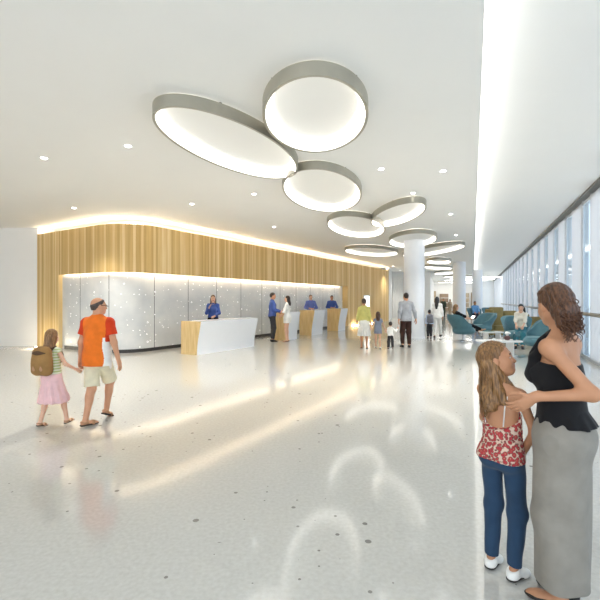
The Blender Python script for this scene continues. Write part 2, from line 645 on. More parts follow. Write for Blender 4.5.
        fd.cap(s.P(0, 0, -.03), b - V3(0, 0, .03), r1, r1 * flare, k=.05 * sb, sq=(s.P.R @ V3(0, 1, 0), .78))
        for i in (0, 1):
            L = s.legs[i]
            if hem < L['knee'][2]:
                fd.cap(L['hip'], L['knee'], .09 * sb, .07 * sb + off, k=.05 * sb)
                fd.cap(L['knee'], L['ank'], .068 * sb + off, .06 * sb + off, k=.05 * sb)
        cx, cy = s.P.o[0], s.P.o[1]
        zt, zb = s.P.o[2], hem
        if pleats:
            fd.warp = lambda X, Y, Z: amp * np.clip((zt - Z) / (zt - zb + 1e-6), 0, 1) * np.sin(pleats * np.arctan2(Y - cy - (b[1] - cy) * np.clip((zt - Z) / (zt - zb), 0, 1), X - cx - (b[0] - cx) * np.clip((zt - Z) / (zt - zb), 0, 1)) + 6 * Z)
        fd.clip(lambda X, Y, Z: hem - Z + 0 * X)
        fd.plane(top, s.C.R @ V3(0, 0, 1))
        return field_obj(name, fd, s.h, m, root)

    def shoes(s, root, m, sole=None, kind='shoe', socks=None):
        for i in (0, 1):
            f = s.legs[i]['F']; u = f.s
            fd = Field()
            s.foot(fd, i, .006)
            if kind == 'shoe':
                fd.cap(f(0, -.012, -.02), f(0, -.006, .012), .042 * u, .044 * u, k=.02)
                fd.plane(f(0, 0, .012), f.R @ V3(0, -.3, 1))
            elif kind == 'pump':
                fd.plane(f(0, 0, -.035), f.R @ V3(0, .15, 1))
            else:            # sandal: straps cross the foot
                def st(X, Y, Z, f=f):
                    x, y, z = f.inv3(X, Y, Z)
                    a = np.abs(y - .105 - .25 * z) - .02
                    b = np.abs(y - .02 + .5 * (z + .03)) - .014
                    c = np.abs(z + .035 + .3 * y) - .012
                    c = np.maximum(c, y - .03)
                    return np.minimum(np.minimum(a, b), c) * u
                fd.clip(st)
            fd.plane(f(0, 0, -.078 + .002), f.R @ V3(0, 0, -1))
            o = field_obj('shoe' if kind != 'sandal' else 'sandal', fd, min(s.h, .008), m, root)
            if sole:
                fs = Field()
                sq = (f.R @ V3(0, 0, 1), .35)
                fs.cap(f(0, -.03, -.066), f(0, .13, -.066), .043 * u, .046 * u, k=.01, sq=sq)
                fs.plane(f(0, 0, -.078), f.R @ V3(0, 0, -1))
                fs.plane(f(0, 0, -.058), f.R @ V3(0, 0, 1))
                field_obj('sole', fs, min(s.h, .007), sole, o)

    def hair(s, root, m, style='short', extra=None, amp=.003, freq=150., thick=.0, front=.02, nape=.05, h=None, slope=.73, top=None):
        fd = Field()
        Hd, S = s.Hd, s.Sh
        t = thick
        fd.ell(Hd(0, -.014, .141), V3(.081 + t, .101 + t, .094 + t) * S, Hd.R, .02 * S)
        fd.cap(Hd(0, -.045, .12), Hd(0, -.052, nape + .02), (.06 + t) * S, (.05 + t) * S, k=.03 * S)
        # face left free
        fr = front
        def face(X, Y, Z):
            x, y, z = Hd.inv3(X, Y, Z)
            d = (y - fr - (z - .11) * slope + .06 * np.abs(x)) / math.sqrt(1 + slope ** 2)
            d = np.maximum(d, nape - z)
            if top is not None: d = np.maximum(d, (z - top - .5 * y) * .85)
            return d * S
        if extra:
            base = fd.pr[:]
            f1 = Field(); f1.pr = base
            # scalp part is trimmed, hanging part is not
            trimmed = []
            for fn, lo, hi, k, op in base:
                trimmed.append((lambda X, Y, Z, fn=fn: np.maximum(fn(X, Y, Z), face(X, Y, Z)), lo, hi, k, op))
            fd.pr = trimmed
            for a, b, ra, rb in extra(s):
                fd.cap(a, b, ra, rb, k=.02 * S)
        else:
            fd.clip(face)
        if amp:
            def wp(X, Y, Z):
                x, y, z = Hd.inv3(X, Y, Z)
                th = np.arctan2(x, -(y + .01))
                return amp * S * np.sin(th * freq / 8 + 5 * np.sin(14 * z + 3 * th)) * np.sin(9 * z + th * 11)
            fd.warp = wp
        return field_obj('hair', fd, h or s.h, m, root)


def person_root(loc, face):
    return empty('person', loc, -math.radians(face))


def to_local(loc, face, w):
    a = math.radians(face)
    d = Vector(w) - Vector(loc)
    c, sn = math.cos(a), math.sin(a)
    # world = loc + Rz(-a) local
    return (c * d.x - sn * d.y, sn * d.x + c * d.y, d.z)
# ------------------------------------------------------------------ place: measures
DV = Vector((.513, .858, 0)).normalized()     # along the reception wall, away from the viewer
NV = Vector((DV.y, -DV.x, 0))                 # out of the reception wall, into the hall
AX = Vector((.389, .921, 0)).normalized()     # along the hall and the window wall
AXR = Vector((AX.y, -AX.x, 0))
CEIL = 4.1


def W(u, v, z=0.):
    p = DV * u - NV * v
    return Vector((p.x, p.y, z))


def wall_path(o, v_end=15.1, u_end=30.5, R=1.25, ou=None):
    """plan of the reception wall, o metres behind its face: end face, rounded corner, long face. -> [(point, length along)]"""
    u0, v0 = 7.515 + (o if ou is None else ou), 10.3 + o
    R = max(R - o, .3)
    pts = []
    n = 24
    for i in range(n + 1):
        v = v_end + (v0 + R - v_end) * i / n
        pts.append((u0, v))
    for i in range(1, 16):
        a = math.pi / 2 * i / 16
        pts.append((u0 + R - R * math.cos(a), v0 + R - R * math.sin(a)))
    m = 60
    for i in range(m + 1):
        pts.append((u0 + R + (u_end - u0 - R) * i / m, v0))
    out = []
    s = 0
    for i, (u, v) in enumerate(pts):
        if i: s += math.hypot(u - pts[i - 1][0], v - pts[i - 1][1])
        out.append((W(u, v), s, u, v))
    return out


def strip(name, front, z0, z1, mats, back=None, parent=None, caps=True):
    """wall along a plan line with UV = metres along, metres up; back gives it thickness"""
    bm = bmesh.new()
    uv = bm.loops.layers.uv.new('UVMap')
    def col(p, s):
        return [(bm.verts.new((p.x, p.y, z)), s, z) for z in (z0, z1)]
    F_ = [col(p[0], p[1]) for p in front]
    def quad(a, b, c, d):
        f = bm.faces.new([x[0] for x in (a, b, c, d)])
        for l, x in zip(f.loops, (a, b, c, d)): l[uv].uv = (x[1], x[2])
        return f
    for a, b in zip(F_, F_[1:]): quad(a[0], b[0], b[1], a[1])
    if back:
        B_ = [col(p[0], q[1]) for p, q in zip(back, front)]
        for a, b in zip(B_, B_[1:]): quad(b[0], a[0], a[1], b[1])
        for (a, b), (c, d) in zip(zip(F_, F_[1:]), zip(B_, B_[1:])):
            quad(a[1], b[1], d[1], c[1]); quad(b[0], a[0], c[0], d[0])
        quad(F_[0][1], B_[0][1], B_[0][0], F_[0][0]); quad(F_[-1][0], B_[-1][0], B_[-1][1], F_[-1][1])
    return obj_bm(name, bm, mats, parent)


def sub(path, pred):
    return [p for p in path if pred(p)]


# ------------------------------------------------------------------ materials of the place
MT = {}
MT['lips'] = mat('lips', rgb(176, 98, 84), .5)
MT['eye_white'] = mat('eye_white', rgb(235, 230, 224), .2, var=.01)
MT['iris'] = mat('iris', rgb(60, 42, 30), .2)
MT['brow'] = mat('brow', rgb(70, 48, 32), .8)
MT['ceiling'] = mat('ceiling_white', rgb(241, 240, 236), .55, var=.004, vscale=1.2)
MT['white'] = mat('wall_white', rgb(243, 241, 237), .6, var=.006, vscale=2)
MT['whitegloss'] = mat('white_lacquer', rgb(242, 244, 248), .22, var=.004, coat=.3)
MT['column'] = mat('column_white', rgb(240, 242, 246), .4, var=.006)
MT['dark'] = mat('dark_base', rgb(62, 60, 58), .5)
MT['steel'] = mat('brushed_steel', rgb(150, 145, 136), .38, metal=.75, var=.05, vscale=6, stretch=(1, 1, 8))
MT['rim'] = mat('ring_metal', rgb(176, 172, 158), .38, metal=.55, var=.05, vscale=3)
MT['led'] = glow('led_white', (1.0, .97, .92), 1.1)
MT['ledwarm'] = glow('led_warm', (1.0, .89, .70), 11.0)
MT['ledhall'] = glow('led_hall', (1.0, .97, .92), 3.0)
MT['ledniche'] = glow('led_niche', (1.0, .90, .74), 11.0)
MT['ledfar'] = glow('led_far', (1.0, .97, .92), 9.0)
MT['lens'] = glow('downlight_lens', (1.0, .97, .93), 8.0)
MT['screen'] = glow('screen_glow', (1.0, .98, .93), 1.3)
MT['frame'] = mat('window_frame', rgb(196, 199, 202), .4, var=.02)
MT['header'] = mat('window_header', rgb(120, 119, 114), .5, metal=.3)
MT['chrome'] = mat('chrome', rgb(190, 190, 190), .18, metal=1., var=.02)


def wood_mat():
    """vertical timber battens: each has its own tone, a fine grain and a groove beside it"""
    m, nt, N, L, P = new_mat('timber_battens')
    uv = N.new('ShaderNodeUVMap')
    sp = N.new('ShaderNodeSeparateXYZ'); L.new(uv.outputs[0], sp.inputs[0])
    def math_(op, a, b=None):
        n = N.new('ShaderNodeMath'); n.operation = op
        for i, x in enumerate((a, b)):
            if x is None: continue
            if isinstance(x, (int, float)): n.inputs[i].default_value = x
            else: L.new(x, n.inputs[i])
        return n.outputs[0]
    q = math_('MULTIPLY', sp.outputs[0], 1 / .075)
    cell = math_('FLOOR', q)
    fr = math_('FRACT', q)
    wn = N.new('ShaderNodeTexWhiteNoise'); wn.noise_dimensions = '1D'; L.new(cell, wn.inputs['W'])
    mp = N.new('ShaderNodeMapping'); mp.inputs['Scale'].default_value = (26, .9, 1); L.new(uv.outputs[0], mp.inputs[0])
    nz = N.new('ShaderNodeTexNoise'); nz.inputs['Scale'].default_value = 1; nz.inputs['Detail'].default_value = 6; L.new(mp.outputs[0], nz.inputs['Vector'])
    mx = math_('ADD', math_('MULTIPLY', wn.outputs['Value'], .55), math_('MULTIPLY', nz.outputs['Fac'], .45))
    rp = N.new('ShaderNodeValToRGB')
    els = rp.color_ramp.elements
    els[0].color = (*rgb(200, 158, 88), 1); els[0].position = .12
    els[1].color = (*rgb(250, 226, 174), 1); els[1].position = .88
    e = els.new(.5); e.color = (*rgb(226, 190, 124), 1)
    L.new(mx, rp.inputs[0])
    L.new(rp.outputs[0], P.inputs['Base Color'])
    g = math_('MINIMUM', math_('MULTIPLY', math_('MINIMUM', fr, math_('SUBTRACT', 1.0, fr)), 9.0), 1.0)
    h = math_('ADD', g, math_('MULTIPLY', nz.outputs['Fac'], .15))
    bp = N.new('ShaderNodeBump'); bp.inputs['Strength'].default_value = .6; bp.inputs['Distance'].default_value = .015
    L.new(h, bp.inputs['Height']); L.new(bp.outputs[0], P.inputs['Normal'])
    P.inputs['Roughness'].default_value = .5
    return m


def plainwood():
    m, nt, N, L, P = new_mat('light_wood')
    tc = N.new('ShaderNodeTexCoord')
    mp = N.new('ShaderNodeMapping'); mp.inputs['Scale'].default_value = (9, 9, .8); L.new(tc.outputs['Object'], mp.inputs[0])
    nz = N.new('ShaderNodeTexNoise'); nz.inputs['Scale'].default_value = 2.5; nz.inputs['Detail'].default_value = 6; L.new(mp.outputs[0], nz.inputs['Vector'])
    rp = N.new('ShaderNodeValToRGB')
    rp.color_ramp.elements[0].color = (*rgb(212, 178, 118), 1); rp.color_ramp.elements[0].position = .3
    rp.color_ramp.elements[1].color = (*rgb(234, 206, 152), 1); rp.color_ramp.elements[1].position = .7
    L.new(nz.outputs['Fac'], rp.inputs[0]); L.new(rp.outputs[0], P.inputs['Base Color'])
    P.inputs['Roughness'].default_value = .4
    return m


def niche_mat():
    """silvery panels with a scatter of small lit perforations and dark joints"""
    m, nt, N, L, P = new_mat('silver_panels')
    uv = N.new('ShaderNodeUVMap')
    sp = N.new('ShaderNodeSeparateXYZ'); L.new(uv.outputs[0], sp.inputs[0])
    def math_(op, a, b=None):
        n = N.new('ShaderNodeMath'); n.operation = op
        for i, x in enumerate((a, b)):
            if x is None: continue
            if isinstance(x, (int, float)): n.inputs[i].default_value = x
            else: L.new(x, n.inputs[i])
        return n.outputs[0]
    fr = math_('FRACT', math_('MULTIPLY', math_('ADD', sp.outputs[0], .55), 1 / 1.44))
    joint = math_('LESS_THAN', fr, .016)
    nz = N.new('ShaderNodeTexNoise'); nz.inputs['Scale'].default_value = 1.6; nz.inputs['Detail'].default_value = 4; L.new(uv.outputs[0], nz.inputs['Vector'])
    rp = N.new('ShaderNodeValToRGB')
    rp.color_ramp.elements[0].color = (*rgb(214, 216, 216), 1); rp.color_ramp.elements[1].color = (*rgb(233, 233, 230), 1)
    rp.color_ramp.elements[0].position = .3; rp.color_ramp.elements[1].position = .7
    L.new(nz.outputs['Fac'], rp.inputs[0])
    mix = N.new('ShaderNodeMix'); mix.data_type = 'RGBA'
    L.new(joint, mix.inputs['Factor']); L.new(rp.outputs[0], mix.inputs[6]); mix.inputs[7].default_value = (.12, .12, .115, 1)
    L.new(mix.outputs[2], P.inputs['Base Color'])
    P.inputs['Roughness'].default_value = .38
    P.inputs['Metallic'].default_value = .0
    # lit perforations: two sizes of dots, only some cells carry one
    tot = None
    for sc, rad, keep in ((3.2, .075, .62), (5.5, .085, .70)):
        vo = N.new('ShaderNodeTexVoronoi'); vo.voronoi_dimensions = '2D'; vo.inputs['Scale'].default_value = sc; vo.inputs['Randomness'].default_value = .95
        L.new(uv.outputs[0], vo.inputs['Vector'])
        sep = N.new('ShaderNodeSeparateColor'); L.new(vo.outputs['Color'], sep.inputs[0])
        dot = math_('LESS_THAN', vo.outputs['Distance'], math_('MULTIPLY', sep.outputs[1], rad))
        on = math_('MULTIPLY', dot, math_('GREATER_THAN', sep.outputs[0], keep))
        tot = on if tot is None else math_('MAXIMUM', tot, on)
    P.inputs['Emission Color'].default_value = (1, .97, .9, 1)
    L.new(math_('MULTIPLY', tot, 1.6), P.inputs['Emission Strength'])
    return m


def floor_mat():
    """polished pale terrazzo with sparse dark chips"""
    m, nt, N, L, P = new_mat('polished_terrazzo')
    tc = N.new('ShaderNodeTexCoord')
    def math_(op, a, b=None):
        n = N.new('ShaderNodeMath'); n.operation = op
        for i, x in enumerate((a, b)):
            if x is None: continue
            if isinstance(x, (int, float)): n.inputs[i].default_value = x
            else: L.new(x, n.inputs[i])
        return n.outputs[0]
    O = tc.outputs['Object']
    nz = N.new('ShaderNodeTexNoise'); nz.inputs['Scale'].default_value = 34; nz.inputs['Detail'].default_value = 5; L.new(O, nz.inputs['Vector'])
    rp = N.new('ShaderNodeValToRGB')
    rp.color_ramp.elements[0].color = (*rgb(196, 193, 185), 1); rp.color_ramp.elements[0].position = .3
    rp.color_ramp.elements[1].color = (*rgb(209, 207, 200), 1); rp.color_ramp.elements[1].position = .7
    L.new(nz.outputs['Fac'], rp.inputs[0])
    # chips: a few Voronoi cells carry one, gathered in loose drifts
    big = N.new('ShaderNodeTexNoise'); big.inputs['Scale'].default_value = .55; big.inputs['Detail'].default_value = 2; L.new(O, big.inputs['Vector'])
    col = rp.outputs[0]
    for sc, rad, keep in ((4.0, .10, .84), (7.5, .11, .93)):
        vo = N.new('ShaderNodeTexVoronoi'); vo.inputs['Scale'].default_value = sc; vo.voronoi_dimensions = '2D'; L.new(O, vo.inputs['Vector'])
        sep = N.new('ShaderNodeSeparateColor'); L.new(vo.outputs['Color'], sep.inputs[0])
        dot = math_('LESS_THAN', vo.outputs['Distance'], math_('MULTIPLY', sep.outputs[1], rad))
        on = math_('MULTIPLY', dot, math_('GREATER_THAN', math_('ADD', sep.outputs[0], math_('MULTIPLY', math_('SUBTRACT', big.outputs['Fac'], .5), 1.6)), keep))
        mix = N.new('ShaderNodeMix'); mix.data_type = 'RGBA'
        L.new(math_('MULTIPLY', on, .75), mix.inputs['Factor']); L.new(col, mix.inputs[6]); mix.inputs[7].default_value = (*rgb(98, 92, 84), 1)
        col = mix.outputs[2]
    L.new(col, P.inputs['Base Color'])
    P.inputs['Roughness'].default_value = .11
    P.inputs['Specular IOR Level'].default_value = .6
    P.inputs['IOR'].default_value = 1.7
    P.inputs['Coat Weight'].default_value = .15
    P.inputs['Coat Roughness'].default_value = .05
    return m


def glass_mat():
    m = bpy.data.materials.new('clear_glass'); m.use_nodes = True
    nt = m.node_tree; N, L = nt.nodes, nt.links
    N.remove(N['Principled BSDF'])
    t = N.new('ShaderNodeBsdfTransparent'); t.inputs[0].default_value = (.80, .87, .92, 1)
    g = N.new('ShaderNodeBsdfGlossy'); g.inputs['Roughness'].default_value = .03
    lw = N.new('ShaderNodeLayerWeight'); lw.inputs[0].default_value = .5
    fr = N.new('ShaderNodeMath'); fr.operation = 'POWER'; fr.inputs[1].default_value = 5.0; L.new(lw.outputs['Facing'], fr.inputs[0])
    mx = N.new('ShaderNodeMixShader')
    L.new(fr.outputs[0], mx.inputs[0]); L.new(t.outputs[0], mx.inputs[1]); L.new(g.outputs[0], mx.inputs[2])
    L.new(mx.outputs[0], N['Material Output'].inputs[0])
    return m


def blind_mat():
    m = bpy.data.materials.new('translucent_blind'); m.use_nodes = True
    nt = m.node_tree; N, L = nt.nodes, nt.links
    P = N['Principled BSDF']
    P.inputs['Base Color'].default_value = (*rgb(240, 241, 244), 1); P.inputs['Roughness'].default_value = .8
    t = N.new('ShaderNodeBsdfTranslucent'); t.inputs[0].default_value = (.7, .72, .74, 1)
    tc = N.new('ShaderNodeTexCoord'); nz = N.new('ShaderNodeTexNoise'); nz.inputs['Scale'].default_value = 40
    L.new(tc.outputs['Object'], nz.inputs['Vector'])
    bp = N.new('ShaderNodeBump'); bp.inputs['Strength'].default_value = .1; L.new(nz.outputs['Fac'], bp.inputs['Height']); L.new(bp.outputs[0], P.inputs['Normal'])
    mx = N.new('ShaderNodeMixShader'); mx.inputs[0].default_value = .5
    L.new(P.outputs[0], mx.inputs[1]); L.new(t.outputs[0], mx.inputs[2])
    L.new(mx.outputs[0], N['Material Output'].inputs[0])
    return m


MT['batten'] = wood_mat(); MT['wood'] = plainwood(); MT['niche'] = niche_mat(); MT['floor'] = floor_mat()
MT['glass'] = glass_mat(); MT['blind'] = blind_mat()

# ------------------------------------------------------------------ shell
def slab(name, poly, z0, z1, m):
    bm = bmesh.new(); add_prism(bm, poly, z0, z1)
    return tag(obj_bm(name, bm, m), kind='structure')


YB = -3.0                                         # the hall is open behind the viewer
edge = lambda y, k=.10: (k + .4222 * y, y)
wl = lambda y: (3.06 + .4222 * y, y)
slab('floor', [(-24, YB), (wl(YB)[0] + .3, YB), (wl(66)[0] + .3, 66), (-24, 66)], -.1, 0, MT['floor'])
slab('ceiling', [(-24, YB), edge(YB), edge(66), (-24, 66)], CEIL, CEIL + .35, MT['ceiling'])
slab('ceiling_upper', [edge(YB), (wl(YB)[0] + .3, YB), (wl(66)[0] + .3, 66), edge(66)], CEIL + .32, CEIL + .45, MT['ceiling'])
# light trough along the step between the two ceilings
bm = bmesh.new()
for y0, y1 in ((-2, 62),):
    add_prism(bm, [(.104 + .4222 * y0, y0), (.128 + .4222 * y0, y0), (.128 + .4222 * y1, y1), (.104 + .4222 * y1, y1)], CEIL + .13, CEIL + .28)
o = obj_bm('cove_light_strip', bm, MT['ledhall'])
tag(o, 'long white cove light strip hidden along the step between the two ceilings', 'light strip')

fac = wall_path(0.); facb = wall_path(.24, ou=.07); nic = wall_path(.36, ou=.13)
SEC = lambda p: p[3] >= 13.76 and p[2] < 8.0
o = tag(empty('wall_left'), kind='structure')
strip('fascia', fac, 2.43, 3.87, MT['batten'], facb, o)
lp = [i for i, p in enumerate(fac) if p[3] >= 13.7 and p[2] < 7.9]
rp_ = [i for i, p in enumerate(fac) if p[2] >= 22.7]
strip('end_pier', [fac[i] for i in lp], 0, 2.43, MT['batten'], [wall_path(.45, ou=.25)[i] for i in lp], o)
strip('far_pier', [fac[i] for i in rp_], 0, 2.43, MT['batten'], [wall_path(.45)[i] for i in rp_], o)
strip('wall_back', nic, 0, 2.7, MT['niche'], wall_path(.5, ou=.27)).__setitem__('kind', 'structure')
strip('wall_upper', wall_path(.7), 2.5, CEIL, MT['white'], wall_path(.8)).__setitem__('kind', 'structure')
base_i = [i for i, p in enumerate(nic) if p[3] < 13.7 and p[2] < 22.7]
strip('baseboard_left', [wall_path(.335, ou=.105)[i] for i in base_i], 0, .1, MT['dark'], [nic[i] for i in base_i]).__setitem__('kind', 'structure')
# light strips of the reception wall
a, b = wall_path(.243, ou=.073), wall_path(.262, ou=.085)
ii = [i for i, p in enumerate(a) if p[3] < 13.7 and p[2] < 22.7]
o = strip('niche_light_strip', [a[i] for i in ii], 2.46, 2.53, MT['ledniche'], [b[i] for i in ii])
tag(o, 'warm light strip under the timber fascia above the silver panels', 'light strip')
a, b = wall_path(.14), wall_path(.2)
o = strip('top_light_strip', a, 3.875, 3.895, MT['ledwarm'], b)
tag(o, 'warm light strip on top of the timber fascia under the ceiling', 'light strip')
# floor strip by the far timber pier
bm = bmesh.new()
pa, pb = W(23.0, 10.22), W(28.5, 10.22)
add_prism(bm, [W(23.4, 10.24), W(23.4, 10.16), W(27.0, 10.16), W(27.0, 10.24)], 0.0, .04)
tag(obj_bm('floor_light_strip', bm, MT['ledwarm']), 'warm light strip on the floor along the foot of the far timber pier', 'light strip')

# white wall left of the timber, and white wall and far wall beyond it
cn = W(7.515, 15.1)
slab('wall_front', [(-24, cn.y + .02), (cn.x - .0, cn.y + .02), (cn.x + .3, cn.y + .5), (-24, cn.y + .5)], 0, CEIL, MT['white'])
slab('wall_side', [(-23.9, YB), (-23.6, YB), (-23.6, cn.y), (-23.9, cn.y)], 0, CEIL, MT['white'])
e1 = W(30.5, 10.3)
slab('wall_middle', [(e1.x - .2, e1.y + .1), (e1.x, e1.y), (8.2, 36.5), (11.6, 36.5), (11.6, 37), (7.6, 37)], 0, CEIL, MT['white'])
slab('wall_far', [(14, 60), (32, 60), (32, 60.4), (14, 60.4)], 0, CEIL + .35, MT['white'])
slab('wall_far_left', [(11.3, 37), (11.6, 37), (19.6, 60), (19.3, 60)], 0, CEIL, MT['white'])
# fluted white pier on the middle wall
bm = bmesh.new()
for i in range(6):
    add_box(bm, (8.3 + i * .19, 36.42, 1.8), (.15, .16, 3.6), bev=.03)
add_box(bm, (8.78, 36.36, 3.68), (1.3, .3, .16), bev=.02)
tag(obj_bm('trim_1', bm, MT['white']), kind='structure')
# beige shop fronts at the far end of the hall
MT['beige'] = mat('beige_panel', rgb(186, 166, 138), .6, var=.12, vscale=1.5)
MT['tan'] = mat('tan_panel', rgb(150, 128, 104), .6, var=.15, vscale=1.2)
for i, (x0, x1, m, h) in enumerate(((17.2, 18.3, 'tan', 2.7), (18.7, 19.8, 'beige', 2.9), (20.4, 21.6, 'tan', 2.5), (23.4, 24.6, 'beige', 2.6), (25.0, 26.2, 'tan', 2.7))):
    e = tag(empty('trim_%d' % (i + 2), (x0, 59.8, 0)), kind='structure')
    bm = bmesh.new(); add_box(bm, ((x1 - x0) / 2, 0, h / 2), (x1 - x0, .3, h), bev=.03); obj_bm('shop_panel', bm, MT[m], e)
    bm = bmesh.new()
    for k in range(3): add_box(bm, ((x1 - x0) / 2, -.25, .5 + k * .7), (x1 - x0 - .1, .3, .06))
    obj_bm('shelf_board', bm, MT['white'], e)

# columns
for i, (px, d, r) in enumerate(((414.2, 17.3, .42), (459.2, 27, .40), (477.3, 34, .40))):
    c = at(px, d)
    bm = bmesh.new(); add_lathe(bm, [(r + .02, 0), (r + .02, .06), (r, .07), (r, CEIL - .0)], 48, (c.x, c.y, 0))
    tag(obj_bm('column', bm, MT['column'], smooth=True, angle=40), kind='structure')

# ------------------------------------------------------------------ window wall
TOP = 4.36
n = 32
y0 = 4.6 - 2.0 * 3
for k in range(n):
    ya, yb = y0 + 2.0 * k, y0 + 2.0 * (k + 1)
    pa = Vector((*wl(ya), 0)); L = (Vector((*wl(yb), 0)) - pa).length
    e = tag(empty('window_%d' % (k + 1), pa, math.atan2(AX.y, AX.x)), kind='structure')
    bm = bmesh.new()
    add_box(bm, (L / 2, -.06, .05), (L, .14, .10)); add_box(bm, (L / 2, -.05, TOP - .09), (L, .12, .08))
    for x in (.04, L * .42): add_box(bm, (x, -.06, TOP / 2), (.08, .14, TOP))
    obj_bm('window_frame', bm, MT['frame'], e)
    bm = bmesh.new(); add_box(bm, (L * .23, -.02, TOP / 2), (L * .38, .012, TOP - .2)); obj_bm('window_pane', bm, MT['glass'], e)
    bm = bmesh.new(); add_box(bm, (L * .71, .02, TOP / 2), (L * .57, .012, TOP - .14), bev=.004); obj_bm('blind_panel', bm, MT['blind'], e)
bm = bmesh.new()
pa = wl(y0); pb = wl(66)
add_prism(bm, [(pa[0] - .16, pa[1]), (pa[0] + .1, pa[1]), (pb[0] + .1, pb[1]), (pb[0] - .16, pb[1])], TOP, CEIL + .32)
tag(obj_bm('trim_7', bm, MT['header']), kind='structure')
e = empty('handrail', (wl(9)[0], 9, 0)); tag(e, 'long slim grey handrail running along the window wall', 'handrail')
bm = bmesh.new()
q0 = Vector((wl(3)[0] - .32 - e.location.x, 3 - e.location.y, 1.26)); q1 = Vector((wl(40)[0] - .32 - e.location.x, 40 - e.location.y, 1.26))
add_tube(bm, [q0, q0.lerp(q1, .5), q1], .045, 10); obj_bm('rail', bm, MT['steel'], e, True)
for k in range(10):
    p = q0.lerp(q1, k / 9)
    bm = bmesh.new(); add_tube(bm, [(p.x, p.y, 1.25), (p.x + .03, p.y - .01, 1.19), (p.x + .2, p.y - .08, 1.18)], .014, 8); obj_bm('bracket', bm, MT['steel'], e, True)

# ------------------------------------------------------------------ ceiling lights
RINGS = [  # centre x, y, half length, half width, heading of the length
    (-0.93, 6.06, 1.52, .69, -115.2, 'oval ring light nearest the viewer, left one of the front pair'),
    (0.19, 5.07, 1.06, .64, -93.3, 'oval ring light nearest the viewer, right one of the front pair'),
    (0.49, 8.57, 1.71, .79, -100.6, 'oval ring light just behind the front pair, touching the left one'),
    (1.76, 12.64, 1.96, .83, -107.6, 'oval ring light above the couple, left of two that touch'),
    (2.54, 10.84, 1.59, .58, -87.3, 'oval ring light tilting up rightward, right of two that touch'),
    (4.21, 15.39, 1.91, .86, -100.4, 'oval ring light in front of the big column, alone mid ceiling'),
    (3.36, 19.07, 1.97, 1.06, -121.7, 'flat looking oval ring light beside the far end of the timber fascia'),
    (5.97, 18.73, 2.46, .90, -81.4, 'long thin oval ring light right above the big white column'),
    (8.08, 23.83, 1.61, .68, -113, 'small ring light first behind the big white column'),
    (9.55, 28.29, 2.04, .78, -125, 'small ring light second behind the big white column'),
    (11.94, 33.05, 2.87, .91, -95.7, 'ring light in front of the second column, third behind the first'),
    (15.4, 39.5, 1.9, 1.3, -143, 'distant thin ring light seen between the second and third columns'),
    (18.3, 52.0, 1.5, .8, -111.9, 'farthest ring light near the far end wall'),
]
for cx, cy, a, b, ang, lab in RINGS:
    cx, cy, a, b = [q * 1.059 for q in (cx, cy, a, b)]
    zr = 3.93
    e = empty('ring_light', (cx, cy, zr), math.radians(ang)); tag(e, lab, 'ceiling light', 'oval ring lights along the hall ceiling')
    def band(off0, off1, z0, z1, n=72):
        bm = bmesh.new(); rr = []
        for i in range(n):
            t = 2 * math.pi * i / n
            q = []
            for off, z in ((off0, z0), (off1, z0), (off1, z1), (off0, z1)):
                c, s = math.cos(t), math.sin(t)
                nx, ny = c / a, s / b; l = math.hypot(nx, ny)
                q.append(bm.verts.new((a * c + nx / l * off, b * s + ny / l * off, z)))
            rr.append(q)
        for i in range(n):
            p, q = rr[i], rr[(i + 1) % n]
            for k in range(4):
                bm.faces.new((p[k], p[(k + 1) % 4], q[(k + 1) % 4], q[k]))
        return bm
    obj_bm('rim', band(0, -.035, 0, .155), MT['rim'], e, True, 40)
    # luminous inner face: leans inwards towards the ceiling
    bm = bmesh.new(); rr = []
    for i in range(72):
        t = 2 * math.pi * i / 72; c, s_ = math.cos(t), math.sin(t)
        nx, ny = c / a, s_ / b; l = math.hypot(nx, ny)
        rr.append([bm.verts.new((a * c + nx / l * o_, b * s_ + ny / l * o_, z)) for o_, z in ((-.036, .01), (-.125, .135), (-.125, .15), (-.036, .15))])
    for i in range(72):
        p, q = rr[i], rr[(i + 1) % 72]
        for k in range(4): bm.faces.new((p[k], p[(k + 1) % 4], q[(k + 1) % 4], q[k]))
    obj_bm('diffuser', bm, MT['led'], e, True, 40)
    for i in range(4):
        t = math.pi / 4 + math.pi / 2 * i
        bm = bmesh.new(); x, y = (a - .02) * math.cos(t), (b - .02) * math.sin(t)
        add_box(bm, (x, y, .161), (.03, .03, .012)); obj_bm('fixing', bm, MT['steel'], e)

